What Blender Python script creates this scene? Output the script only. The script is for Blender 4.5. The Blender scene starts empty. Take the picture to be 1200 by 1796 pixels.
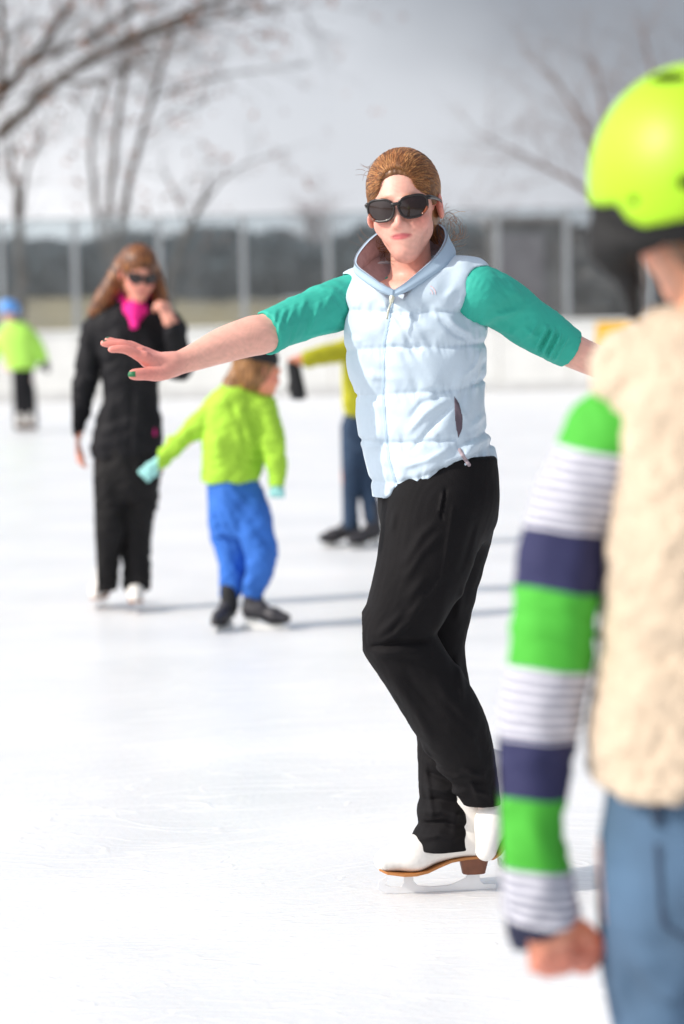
import bpy, math, random
import numpy as np
from mathutils import Matrix, Vector
R_ = math.radians
random.seed(7)
rng = np.random.default_rng(11)
scene = bpy.context.scene
C = scene.collection

# ------------------------------------------------------------------ camera, world, sun, exposure
CAM_H = 1.30; FPX = 4250.0; PITCH = math.atan(353/4250); ROLL = R_(1.3)
cam_rot = Matrix.Rotation(math.pi/2 - PITCH, 3, 'X') @ Matrix.Rotation(-ROLL, 3, 'Z')
cd = bpy.data.cameras.new('camera'); cam = bpy.data.objects.new('camera', cd); C.objects.link(cam)
cam.matrix_world = Matrix.Translation((0, 0, CAM_H)) @ cam_rot.to_4x4()
cd.sensor_fit = 'VERTICAL'; cd.sensor_height = 35.92; cd.lens = FPX*35.92/1796
cd.clip_start = .05; cd.clip_end = 3000
cd.dof.use_dof = True; cd.dof.focus_distance = 5.36; cd.dof.aperture_fstop = 2.35; cd.dof.aperture_blades = 0
scene.camera = cam

SUN_EL, SUN_AZ = R_(36), R_(20)      # azimuth measured from image left (-X) towards the camera
sdir = Vector((-math.cos(SUN_EL)*math.cos(SUN_AZ), -math.cos(SUN_EL)*math.sin(SUN_AZ), math.sin(SUN_EL)))
w = bpy.data.worlds.new('World'); scene.world = w; w.use_nodes = True
nt = w.node_tree; nt.nodes.clear(); N = nt.nodes.new; L = nt.links.new
out = N('ShaderNodeOutputWorld'); bg = N('ShaderNodeBackground'); L(bg.outputs[0], out.inputs[0])
sky = N('ShaderNodeTexSky'); sky.sky_type = 'NISHITA'; sky.sun_disc = False
sky.sun_elevation = SUN_EL; sky.sun_rotation = math.atan2(sdir.x, sdir.y)
sky.air_density = 1.2; sky.dust_density = 3.0
skm = N('ShaderNodeVectorMath'); skm.operation = 'SCALE'; skm.inputs['Scale'].default_value = .10
L(sky.outputs[0], skm.inputs[0])
# veil of high cloud: brighter to the left and near the horizon, greyer to the upper right
tc = N('ShaderNodeTexCoord'); dp = N('ShaderNodeVectorMath'); dp.operation = 'DOT_PRODUCT'
L(tc.outputs['Generated'], dp.inputs[0]); dp.inputs[1].default_value = (-1.0, 0.0, -1.15)
ns = N('ShaderNodeTexNoise'); ns.inputs['Scale'].default_value = 7; ns.inputs['Detail'].default_value = 3
mpn = N('ShaderNodeMapping'); mpn.inputs['Scale'].default_value = (1, 1, 2.2); L(tc.outputs['Generated'], mpn.inputs[0]); L(mpn.outputs[0], ns.inputs[0])
m1 = N('ShaderNodeMath'); m1.operation = 'MULTIPLY_ADD'; L(ns.outputs['Fac'], m1.inputs[0]); m1.inputs[1].default_value = .12; L(dp.outputs['Value'], m1.inputs[2])
mr = N('ShaderNodeMapRange'); L(m1.outputs[0], mr.inputs[0])
mr.inputs['From Min'].default_value = -.20; mr.inputs['From Max'].default_value = .16
cr = N('ShaderNodeValToRGB'); L(mr.outputs[0], cr.inputs[0])
cr.color_ramp.interpolation = 'EASE'
cr.color_ramp.elements[0].color = (.185, .197, .225, 1); cr.color_ramp.elements[1].color = (.62, .625, .65, 1)
e = cr.color_ramp.elements.new(.45); e.color = (.42, .435, .47, 1)
mx = N('ShaderNodeMix'); mx.data_type = 'RGBA'; mx.inputs[0].default_value = .93
L(skm.outputs[0], mx.inputs[6]); L(cr.outputs[0], mx.inputs[7])
# sky brightness added round the sun and overhead, out of view, to soften shadows
dps = N('ShaderNodeVectorMath'); dps.operation = 'DOT_PRODUCT'; L(tc.outputs['Generated'], dps.inputs[0]); dps.inputs[1].default_value = tuple(sdir)
mg1 = N('ShaderNodeMapRange'); mg1.interpolation_type = 'SMOOTHSTEP'; L(dps.outputs['Value'], mg1.inputs[0]); mg1.inputs['From Min'].default_value = .45; mg1.inputs['From Max'].default_value = 1.0; mg1.inputs['To Min'].default_value = 1; mg1.inputs['To Max'].default_value = 1.75
sz = N('ShaderNodeSeparateXYZ'); L(tc.outputs['Generated'], sz.inputs[0])
mg2 = N('ShaderNodeMapRange'); mg2.interpolation_type = 'SMOOTHSTEP'; L(sz.outputs['Z'], mg2.inputs[0]); mg2.inputs['From Min'].default_value = .2; mg2.inputs['From Max'].default_value = .7; mg2.inputs['To Min'].default_value = 1; mg2.inputs['To Max'].default_value = 1.65
mu = N('ShaderNodeMath'); mu.operation = 'MULTIPLY'; L(mg1.outputs[0], mu.inputs[0]); L(mg2.outputs[0], mu.inputs[1])
fin = N('ShaderNodeVectorMath'); fin.operation = 'SCALE'; L(mx.outputs[2], fin.inputs[0]); L(mu.outputs[0], fin.inputs['Scale'])
L(fin.outputs[0], bg.inputs[0]); bg.inputs[1].default_value = 1.0
sl = bpy.data.lights.new('sun', 'SUN'); so = bpy.data.objects.new('sun', sl); C.objects.link(so)
sl.energy = 2.15; sl.angle = R_(.55); sl.color = (1, .93, .84)
so.rotation_euler = sdir.to_track_quat('Z', 'Y').to_euler(); so.location = sdir*30
scene.view_settings.view_transform = 'Standard'; scene.view_settings.look = 'None'
scene.view_settings.exposure = .78; scene.view_settings.gamma = 1

# ------------------------------------------------------------------ pixel rays -> places in the world
def ray(px, py):
    v = cam_rot @ Vector(((px-600)/FPX, (898-py)/FPX, -1)); return v
def W(px, py, Y):
    v = ray(px, py); t = Y/v.y; return np.array((v.x*t, Y, CAM_H+v.z*t))
def G(px, py):
    v = ray(px, py); t = -CAM_H/v.z; return np.array((v.x*t, v.y*t, 0.))
def lin(*c):
    if len(c) == 1: c = c[0]
    return tuple(((x/255)/12.92 if x/255 <= .04045 else ((x/255+.055)/1.055)**2.4) for x in c)

# ------------------------------------------------------------------ materials
MATS = {}
def mat(name, col, rough=.7, var=.12, vs=8, bump=0, bs=200, metal=0, sss=0, attr=False, coat=0, spec=.5, wave=None, sheen=0):
    if name in MATS: return MATS[name]
    m = bpy.data.materials.new(name); m.use_nodes = True; t = m.node_tree; n = t.nodes.new; l = t.links.new
    b = t.nodes['Principled BSDF']; tc = n('ShaderNodeTexCoord')
    nz = n('ShaderNodeTexNoise'); nz.inputs['Scale'].default_value = vs; nz.inputs['Detail'].default_value = 5
    l(tc.outputs['Object'], nz.inputs[0])
    mr = n('ShaderNodeMapRange'); l(nz.outputs['Fac'], mr.inputs[0]); mr.inputs['From Min'].default_value = .3; mr.inputs['From Max'].default_value = .7
    mr.inputs['To Min'].default_value = 1-var; mr.inputs['To Max'].default_value = 1+var
    sc = n('ShaderNodeVectorMath'); sc.operation = 'SCALE'; l(mr.outputs[0], sc.inputs['Scale'])
    if attr:
        at = n('ShaderNodeAttribute'); at.attribute_name = 'Col'; l(at.outputs['Color'], sc.inputs[0])
    else: sc.inputs[0].default_value = col[:3]
    l(sc.outputs[0], b.inputs['Base Color'])
    b.inputs['Roughness'].default_value = rough; b.inputs['Metallic'].default_value = metal
    b.inputs['Specular IOR Level'].default_value = spec
    b.inputs['Coat Weight'].default_value = coat; b.inputs['Sheen Weight'].default_value = sheen
    if sss:
        b.inputs['Subsurface Weight'].default_value = sss; b.inputs['Subsurface Radius'].default_value = (.012, .005, .003); b.inputs['Subsurface Scale'].default_value = 1
    if bump:
        n2 = n('ShaderNodeTexNoise'); n2.inputs['Scale'].default_value = bs; n2.inputs['Detail'].default_value = 4; l(tc.outputs['Object'], n2.inputs[0])
        if wave:
            mp = n('ShaderNodeMapping'); mp.inputs['Scale'].default_value = wave; l(tc.outputs['Object'], mp.inputs[0]); l(mp.outputs[0], n2.inputs[0])
        bp = n('ShaderNodeBump'); bp.inputs['Strength'].default_value = bump; bp.inputs['Distance'].default_value = .004
        l(n2.outputs['Fac'], bp.inputs['Height']); l(bp.outputs[0], b.inputs['Normal'])
    MATS[name] = m; return m

# ------------------------------------------------------------------ object helpers
def prop(o, label=None, cat=None, group=None, kind=None):
    if label: o['label'] = label
    if cat: o['category'] = cat
    if group: o['group'] = group
    if kind: o['kind'] = kind
    return o
def thing(name, loc, label, cat, group=None):
    o = bpy.data.objects.new(name, None); C.objects.link(o); o.location = Vector(loc); o.empty_display_size = .1
    return prop(o, label, cat, group)
def origin(parent):
    v = np.zeros(3)
    while parent is not None:
        v = v + np.array(parent.location); parent = parent.parent
    return v
def mesh_obj(name, V, F, m, parent=None, smooth=True, col=None, label=None, tris=False):
    """V world coordinates; F (n,k) index array or list of lists"""
    V = np.asarray(V, dtype=np.float64); o0 = origin(parent)
    me = bpy.data.meshes.new(name)
    if isinstance(F, np.ndarray):
        k = F.shape[1]; me.vertices.add(len(V)); me.vertices.foreach_set('co', (V-o0).astype(np.float32).ravel())
        me.loops.add(F.size); me.loops.foreach_set('vertex_index', F.astype(np.int32).ravel())
        me.polygons.add(len(F)); me.polygons.foreach_set('loop_start', np.arange(0, F.size, k, dtype=np.int32))
        me.update(calc_edges=True)
    else:
        me.from_pydata((V-o0).tolist(), [], F)
    me.validate(); me.polygons.foreach_set('use_smooth', [smooth]*len(me.polygons))
    if col is not None:
        a = me.color_attributes.new('Col', 'FLOAT_COLOR', 'POINT')
        cc = np.ones((len(V), 4), dtype=np.float32); cc[:, :3] = col; a.data.foreach_set('color', cc.ravel())
    for mm in (m if isinstance(m, (list, tuple)) else [m]): me.materials.append(mm)
    ob = bpy.data.objects.new(name, me); C.objects.link(ob); ob.parent = parent
    if label: ob['label'] = label
    return ob

class MB:
    def __init__(s): s.V = []; s.F = []; s.MI = []
    def add(s, V, F, mi=0):
        n = len(s.V); s.V += [tuple(v) for v in V]; s.F += [[i+n for i in f] for f in F]; s.MI += [mi]*len(F)
    def box(s, c, h, rz=0, mi=0):
        V = []; cs, sn = math.cos(rz), math.sin(rz)
        for z in (-1, 1):
            for x, y in ((-1, -1), (1, -1), (1, 1), (-1, 1)):
                X, Y = x*h[0], y*h[1]; V.append((c[0]+X*cs-Y*sn, c[1]+X*sn+Y*cs, c[2]+z*h[2]))
        s.add(V, [[3, 2, 1, 0], [4, 5, 6, 7], [0, 1, 5, 4], [1, 2, 6, 5], [2, 3, 7, 6], [3, 0, 4, 7]], mi)
    def tube(s, P, r, n=6, mi=0, closed=False):
        P = [np.array(p, dtype=float) for p in P]; m = len(P)
        r = [r]*m if np.isscalar(r) else list(r); V = []; F = []
        up = np.array((.13, .27, .95))
        for i, p in enumerate(P):
            if closed: d = P[(i+1) % m]-P[i-1]
            else: d = P[min(i+1, m-1)]-P[max(i-1, 0)]
            d = d/(np.linalg.norm(d)+1e-9); a = np.cross(d, up)
            if np.linalg.norm(a) < .1: a = np.cross(d, (1, 0, 0))
            a /= np.linalg.norm(a); b = np.cross(d, a)
            for k in range(n):
                t = 2*math.pi*k/n; V.append(p+r[i]*(a*math.cos(t)+b*math.sin(t)))
        for i in range(m if closed else m-1):
            j = (i+1) % m
            for k in range(n): F.append([i*n+k, i*n+(k+1) % n, j*n+(k+1) % n, j*n+k])
        if not closed: F.append(list(range(n))[::-1]); F.append([(m-1)*n+k for k in range(n)])
        s.add(V, F, mi)
    def extrude(s, poly, frame, th, mi=0):
        """poly in local (x,z); frame 4x4; thickness along local y"""
        n = len(poly); V = [frame @ Vector((x, -th/2, z)) for x, z in poly]+[frame @ Vector((x, th/2, z)) for x, z in poly]
        F = [list(range(n)), list(range(2*n-1, n-1, -1))]+[[i, i+n, (i+1) % n+n, (i+1) % n] for i in range(n)]
        s.add(V, F, mi)
    def obj(s, name, m, parent=None, smooth=True, label=None):
        o = mesh_obj(name, np.array(s.V), s.F, m, parent, smooth, label=label)
        if any(s.MI) and len(o.data.polygons) == len(s.MI): o.data.polygons.foreach_set('material_index', s.MI)
        return o

# ------------------------------------------------------------------ signed distance modelling (one smooth continuous surface per body or garment)
def smin(a, b, k):
    h = np.clip(.5+.5*(b-a)/k, 0, 1); return b+(a-b)*h-k*h*(1-h)
def smax(a, b, k): return -smin(-a, -b, k)
class Fr:
    def __init__(s, t, Rm=None, sc=1.):
        s.t = np.array(t, dtype=float); s.R = np.array(Rm) if Rm is not None else np.eye(3); s.s = sc
    def inv(s, P): return ((P-s.t) @ s.R)/s.s
    def fw(s, p): return s.R @ (np.array(p, dtype=float)*s.s)+s.t
    def m4(s): return Matrix.Translation(Vector(s.t)) @ Matrix([list(r) for r in (s.R*s.s)]).to_4x4()
def eul(yaw=0, roll=0, pitch=0):
    return np.array(Matrix.Rotation(R_(yaw), 3, 'Z') @ Matrix.Rotation(R_(roll), 3, 'Y') @ Matrix.Rotation(R_(pitch), 3, 'X'))
def noise3(P, f, seed=0):
    r = np.random.default_rng(seed+100); v = 0; x = P*f
    for i in range(7):
        d = r.normal(size=3); d /= np.linalg.norm(d); ph = r.uniform(0, 6.28); fr = r.uniform(.6, 1.7)
        x = x+.35*np.sin(x[:, [1, 2, 0]]*1.3+ph)
        v = v+np.sin((x @ d)*fr*6.28+ph)
    return v/3.2
class Sdf:
    def __init__(s): s.ops = []; s.disp = []
    def op(s, fn, c, r, k=.01, mode='u'): s.ops.append((mode, fn, None if c is None else np.array(c), r, k)); return s
    def cone(s, a, b, ra, rb, k=.01, mode='u', fr=None, flat=None):
        a = np.array(a, dtype=float); b = np.array(b, dtype=float)
        if fr is not None: a, b, ra, rb = fr.fw(a), fr.fw(b), ra*fr.s, rb*fr.s
        ab = b-a; L2 = ab @ ab+1e-12
        def fn(P):
            q = P-a; h = np.clip((q @ ab)/L2, 0, 1); e = q-h[:, None]*ab
            if flat is not None:
                ax, f = flat; ax = np.array(ax); u = e @ ax; e = e+np.outer(u*(1/f-1), ax)
            return (np.sqrt((e*e).sum(1))-(ra+(rb-ra)*h))*(min(1, flat[1])**.5 if flat is not None else 1)
        return s.op(fn, (a+b)/2, math.sqrt(L2)/2+max(ra, rb), k, mode)
    def chain(s, pts, k=.012, mode='u', k0=None, sub=4):
        if len(pts) > 2 and sub > 1:       # smooth the path and the taper so no joint shows as a lump
            A = np.array([list(p_)+[r] for p_, r in pts]); n = len(A); Q = []
            E = np.vstack([2*A[0]-A[1], A, 2*A[-1]-A[-2]])
            for i in range(n-1):
                p0, p1, p2, p3 = E[i:i+4]
                for j in range(sub):
                    t = j/sub; Q.append(.5*(2*p1+(p2-p0)*t+(2*p0-5*p1+4*p2-p3)*t*t+(3*p1-p0-3*p2+p3)*t**3))
            Q.append(A[-1]); pts = [(q[:3], q[3]) for q in Q]; k1 = min(k, .006)
            for i in range(len(pts)-1): s.cone(pts[i][0], pts[i+1][0], pts[i][1], pts[i+1][1], (k0 if k0 is not None else k) if i == 0 else k1, mode)
            return s
        for i in range(len(pts)-1):
            (a, ra), (b, rb) = pts[i], pts[i+1]; s.cone(a, b, ra, rb, k if (i or k0 is None) else k0, mode)
        return s
    def ell(s, c, r, k=.01, mode='u', fr=None, R=None):
        c = np.array(c, dtype=float); r = np.array(r, dtype=float)
        if fr is None: fr = Fr((0, 0, 0))
        RR = np.array(R) if R is not None else np.eye(3)
        def fn(P):
            q = (fr.inv(P)-c) @ RR; k0 = np.sqrt(((q/r)**2).sum(1)); k1 = np.sqrt(((q/(r*r))**2).sum(1))+1e-9
            return fr.s*k0*(k0-1)/k1
        return s.op(fn, fr.fw(c), max(r)*fr.s, k, mode)
    def loft(s, rows, k=.01, mode='u', n=2.3):
        """rows: z, cx, cy, a, b, yaw(deg)"""
        rows = sorted(rows); A = np.array(rows, dtype=float); z = A[:, 0]; zz = np.linspace(z[0], z[-1], 160)
        T = []
        for j in range(1, 6):   # smooth monotone-ish interpolation
            y = A[:, j]; m = np.gradient(y, z); i = np.clip(np.searchsorted(z, zz)-1, 0, len(z)-2)
            h = z[i+1]-z[i]; t = (zz-z[i])/h
            T.append((2*t**3-3*t**2+1)*y[i]+(t**3-2*t**2+t)*h*m[i]+(-2*t**3+3*t**2)*y[i+1]+(t**3-t**2)*h*m[i+1])
        def fn(P):
            Z = P[:, 2]; cx, cy, a, b, yw = [np.interp(Z, zz, t) for t in T]
            yw = np.radians(yw); x = P[:, 0]-cx; y = P[:, 1]-cy; c_, s_ = np.cos(yw), np.sin(yw)
            u = np.abs(x*c_+y*s_); v = np.abs(-x*s_+y*c_)
            k0 = ((u/a)**n+(v/b)**n)**(1/n)+1e-6; d = np.sqrt(u*u+v*v)*(1-1/k0)
            e = np.maximum(zz[0]-Z, Z-zz[-1])
            return smax(d, e, .012)
        return s.op(fn, None, 0, k, mode)
    def plane(s, p, nrm, k=.006):     # keeps the side the normal points away from
        p = np.array(p, dtype=float); nrm = np.array(nrm, dtype=float); nrm /= np.linalg.norm(nrm)
        return s.op(lambda P: (P-p) @ nrm, None, 0, k, 'i')
    def ev(s, P, bc=None, br=0):
        d = np.full(len(P), .3)
        for mode, fn, c, r, k in s.ops:
            if bc is not None and c is not None and mode != 'i' and np.linalg.norm(bc-c) > r*1.02+br+k+.02: continue
            e = fn(P)
            if mode == 'u': d = smin(d, e, k)
            elif mode == 's': d = smax(d, -e, k)
            else: d = smax(d, e, k)
        for f in s.disp:
            cr = getattr(f, 'cr', None)
            if cr is not None and bc is not None and math.hypot(bc[0]-cr[0], bc[2]-cr[1]) > cr[2]+br: continue
            d = d-f(P)
        return d
    def mesh(s, h, lo, hi, n=14):
        lo = np.array(lo); hi = np.array(hi); nb = np.ceil((hi-lo)/(h*n)).astype(int)
        I = np.stack(np.meshgrid(*[np.arange(k) for k in nb], indexing='ij'), -1).reshape(-1, 3)
        cen = lo+(I+.5)*n*h; half = n*h*.5*1.7321
        d = s.ev(cen); act = I[np.abs(d) < half*1.25+.014]
        g = np.stack(np.meshgrid(*[np.arange(n+1)]*3, indexing='ij'), -1).reshape(-1, 3)
        N3 = nb*n+3; key = lambda X: (X[..., 0].astype(np.int64)*N3[1]+X[..., 1])*N3[2]+X[..., 2]
        CK = []; CV = []; EK = []
        corners = np.array([(x, y, z) for x in (0, 1) for y in (0, 1) for z in (0, 1)])
        for b in act:
            P = lo+(b*n+g)*h
            v = s.ev(P, lo+(b+.5)*n*h, half).reshape(n+1, n+1, n+1)
            if v.min() > 0 or v.max() < 0: continue
            sg = v < 0; cs = sum(sg[c[0]:n+c[0], c[1]:n+c[1], c[2]:n+c[2]].astype(np.int8) for c in corners)
            ci = np.argwhere((cs > 0) & (cs < 8))
            if not len(ci): continue
            cv = np.stack([v[ci[:, 0]+c[0], ci[:, 1]+c[1], ci[:, 2]+c[2]] for c in corners], 1)
            acc = np.zeros((len(ci), 3)); cnt = np.zeros(len(ci))
            for i in range(8):
                for j in range(i+1, 8):
                    df = corners[j]-corners[i]
                    if np.abs(df).sum() != 1: continue
                    cross = (cv[:, i] < 0) != (cv[:, j] < 0); t = cv[:, i]/(cv[:, i]-cv[:, j]+1e-20)
                    acc += np.where(cross[:, None], corners[i]+t[:, None]*df, 0); cnt += cross
            CK.append(key(ci+b*n)); CV.append(lo+(ci+b*n+acc/cnt[:, None])*h)
            for ax in range(3):
                sl2 = [slice(0, n)]*3; sl2[ax] = slice(1, n+1)
                a0 = sg[:n, :n, :n]; a1 = sg[tuple(sl2)]; ei = np.argwhere(a0 != a1)
                if len(ei):
                    EK.append(np.concatenate([ei+b*n, np.full((len(ei), 1), ax), a0[ei[:, 0], ei[:, 1], ei[:, 2]][:, None].astype(int)], 1))
        CK = np.concatenate(CK); CV = np.concatenate(CV); o = np.argsort(CK); CK = CK[o]; CV = CV[o]; E = np.concatenate(EK)
        Fs = []
        for ax in range(3):
            e_ = E[E[:, 3] == ax]; u, w_ = [(1, 2), (2, 0), (0, 1)][ax]; q = []
            ok = np.ones(len(e_), bool)
            for du, dw in ((-1, -1), (0, -1), (0, 0), (-1, 0)):
                c = e_[:, :3].copy(); c[:, u] += du; c[:, w_] += dw; kk = key(c)
                i = np.clip(np.searchsorted(CK, kk), 0, len(CK)-1); ok &= CK[i] == kk; q.append(i)
            q = np.stack(q, 1); fl = e_[:, 4] == 0; q[fl] = q[fl][:, ::-1]; Fs.append(q[ok])
        F = np.concatenate(Fs); return CV, F
    def obj(s, name, h, lo, hi, m, parent=None, colf=None, label=None, smooth_it=0):
        V, F = s.mesh(h, lo, hi)
        return mesh_obj(name, V, F, m, parent, True, colf(V) if colf else None, label)

def seg2(P, a, b):
    a = np.array(a); b = np.array(b); q = P[:, [0, 2]]-a; ab = b-a; h = np.clip((q @ ab)/(ab @ ab+1e-12), 0, 1)
    e = q-h[:, None]*ab; return np.sqrt((e*e).sum(1)), h
def ridge(pts, D, w_, amp, yc=None, side=-1, taper=True):
    """raised (or sunk) fold drawn along a polyline of (px,py) at depth D, on the front (side -1) of a garment"""
    Q = [W(x, y, D)[[0, 2]] for x, y in pts]
    def f(P):
        v = 0
        for i in range(len(Q)-1):
            d, h = seg2(P, Q[i], Q[i+1]); v = np.maximum(v, np.exp(-(d/w_)**2))
        if taper:
            d0 = np.minimum(np.hypot(P[:, 0]-Q[0][0], P[:, 2]-Q[0][1]), np.hypot(P[:, 0]-Q[-1][0], P[:, 2]-Q[-1][1]))
            v = v*(1-np.exp(-(d0/(w_*2.5))**2))
        if yc is not None: v = v*np.clip(.5+side*(P[:, 1]-yc)/.05, 0, 1)
        return amp*v
    q = np.array(Q); c_ = q.mean(0); f.cr = (c_[0], c_[1], float(np.max(np.hypot(*(q-c_).T)))+2.6*w_)
    return f
def poly2d(pts, D):
    Q = np.array([W(x, y, D)[[0, 2]] for x, y in pts])
    def f(P):
        x = P[:, 0]; z = P[:, 2]; ins = np.zeros(len(P), bool); d = np.full(len(P), 9.)
        for i in range(len(Q)):
            a, b = Q[i], Q[(i+1) % len(Q)]; d = np.minimum(d, seg2(P, a, b)[0])
            c = ((a[1] > z) != (b[1] > z)) & (x < (b[0]-a[0])*(z-a[1])/(b[1]-a[1]+1e-12)+a[0]); ins ^= c
        return np.where(ins, -d, d)
    return f
def line2d(pts, D, w_):
    Q = [W(x, y, D)[[0, 2]] for x, y in pts]
    return lambda P: np.min([seg2(P, Q[i], Q[i+1])[0] for i in range(len(Q)-1)], 0)-w_
def patch(name, base, shape, t, h, lo, hi, m, parent, yc, side=-1, label=None):
    """a thin piece of cloth, zip or thread lying on a garment's surface, standing t proud of it"""
    s = Sdf()
    def fn(P):
        sh = shape(P); d = sh.copy(); k = sh < .02
        if k.any():
            if len(P) == 3375: c_ = (P[0]+P[-1])/2; d[k] = base.ev(P[k], c_, float(np.linalg.norm(P[-1]-P[0]))/2)
            else: d[k] = base.ev(P[k])
        e = np.maximum(np.maximum(d-t, -(d+.006)), sh); return np.maximum(e, -side*(P[:, 1]-yc)*1.0 if side > 0 else (P[:, 1]-yc))
    s.op(fn, None, 0, .0005, 'u'); return s.obj(name, h, lo, hi, m, parent, label=label)
def rowpx(py, l, r, D, dy, b, yaw):
    """one loft row from the silhouette at image height py"""
    a, c = W(l, py, D+dy), W(r, py, D+dy); hw = abs(c[0]-a[0])/2; s_, c_ = math.sin(R_(yaw)), math.cos(R_(yaw))
    A = math.sqrt(max(hw*hw-(b*s_)**2, (.3*hw)**2))/abs(c_) if abs(c_) > .2 else hw
    return ((a[2]+c[2])/2, (a[0]+c[0])/2, D+dy, A, b, yaw)
def JP(pts, D): return [(W(x, y, D+dy), r) for x, y, dy, r in pts]

# ------------------------------------------------------------------ heads, hands, skates
def add_head(S, fr, neck_to=None, neck_r=.052, lod=0):
    E = lambda c, r, k=.02, mode='u', R=None: S.ell(c, r, k, mode, fr, R)
    E((0, .022, .038), (.073, .093, .080))
    E((0, -.018, -.02), (.0585, .074, .085), .03)
    E((0, -.052, -.095), (.019, .032, .020), .035)
    S.cone((-.0375, -.006, -.055), (-.012, -.056, -.099), .014, .009, .024, fr=fr)
    S.cone((.0370, -.006, -.055), (.012, -.056, -.099), .014, .009, .024, fr=fr)
    for s in (-1, 1):
        E((s*.038, -.062, -.034), (.022, .021, .024), .02)
        E((s*.031, -.099, -.002), (.018, .012, .012), .012, 's')
        E((s*.031, -.080, -.002), (.0135, .0135, .012), .006)
        E((s*.030, -.088, .016), (.024, .008, .007), .012)
        E((s*.0765, .012, -.008), (.008, .018, .029), .005, 'u', eul(s*18, 0, -8))
        E((s*.084, .006, -.004), (.006, .010, .017), .004, 's')
    S.cone((0, -.086, .006), (0, -.1065, -.0365), .0055, .0082, .011, fr=fr)
    for s in (-1, 1): E((s*.0095, -.096, -.038), (.0055, .009, .0055), .007)
    E((0, -.076, -.060), (.034, .016, .022), .03); E((0, -.066, -.096), (.018, .020, .015), .02)
    S.cone((-.026, -.0845, -.0585), (0, -.0920, -.0580), .0026, .0036, .004, fr=fr); S.cone((0, -.0920, -.0580), (.026, -.0845, -.0585), .0042, .0028, .003, fr=fr)
    S.cone((-.023, -.0850, -.0618), (0, -.0905, -.0675), .0028, .0045, .004, fr=fr); S.cone((0, -.0905, -.0675), (.023, -.0850, -.0618), .0050, .0030, .003, fr=fr)
    S.cone((-.028, -.0895, -.0595), (0, -.0985, -.0630), .0012, .0014, .0015, 's', fr); S.cone((0, -.0985, -.0630), (.028, -.0895, -.0595), .0014, .0011, .0015, 's', fr)
    if neck_to is not None: S.cone(fr.fw((0, .022, -.06)), neck_to, neck_r*fr.s, neck_r*1.12*fr.s, .014)
SKIN = np.array(lin(230, 174, 156)); LIP = np.array(lin(188, 78, 88)); BROW = np.array(lin(130, 90, 60)); FLUSH = np.array(lin(220, 128, 116))
def head_color(V, fr, col=None, skin=None, eyes=False):
    c = np.tile(SKIN if skin is None else skin, (len(V), 1)) if col is None else col
    q = fr.inv(V); bl = lambda w_, t: c*(1-w_[:, None])+t*w_[:, None]
    g = lambda cx, cy, cz, rx, ry, rz: np.exp(-(((q[:, 0]-cx)/rx)**2+((q[:, 1]-cy)/ry)**2+((q[:, 2]-cz)/rz)**2))
    c = bl(np.clip(.75*(g(-.042, -.065, -.035, .026, .045, .022)+g(.042, -.065, -.035, .026, .045, .022)), 0, 1), FLUSH); c = bl(.25*g(0, -.06, -.10, .03, .05, .02), FLUSH); c = c*(1+.05*noise3(q, 70, 91)[:, None])
    c = bl(.45*g(0, -.115, -.036, .014, .02, .013), FLUSH)
    c = bl(np.clip(.7*(g(-.082, .01, 0, .02, .04, .04)+g(.082, .01, 0, .02, .04, .04)), 0, 1), FLUSH)
    lp = np.clip(1.6-2.2*(((q[:, 0])/.031)**2+((q[:, 2]+.0630)/.0098)**2), 0, 1)*(q[:, 1] < -.082); c = bl(.85*lp, LIP)
    for s in (-1, 1): c = bl(.7*np.clip(g(s*.031, -.095, .022, .019, .03, .0045)*1.5, 0, 1), BROW)
    return c
def skate_boot_sdf(fr, hi=.13, hockey=False):
    S = Sdf()     # local frame: origin under the middle of the heel at the ice, +x to the toe, z up
    z0 = .075 if not hockey else .062
    S.cone((-.005, 0, z0+.032), (.045, 0, z0+.030), .033, .031, .01, fr=fr)
    S.cone((.045, 0, z0+.028), (.125, 0, z0+.008), .032, .034, .02, fr=fr)
    S.cone((.125, 0, z0+.008), (.185, 0, z0-.004), .035, .0245, .02, fr=fr)
    S.cone((.0, 0, z0+.03), (.012, 0, z0+hi), .034, .038, .02, fr=fr)
    S.cone((.03, 0, z0+.04), (.06, 0, z0+.055), .030, .024, .025, fr=fr)
    # flat underside following the arch
    def under(P):
        q = fr.inv(P); zs = np.interp(q[:, 0], [-.04, .02, .05, .10, .14, .22], [z0, z0, z0-.004, z0-.026, z0-.030, z0-.022]); return (zs-q[:, 2])*fr.s
    S.op(under, None, 0, .004, 'i'); return S
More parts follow.
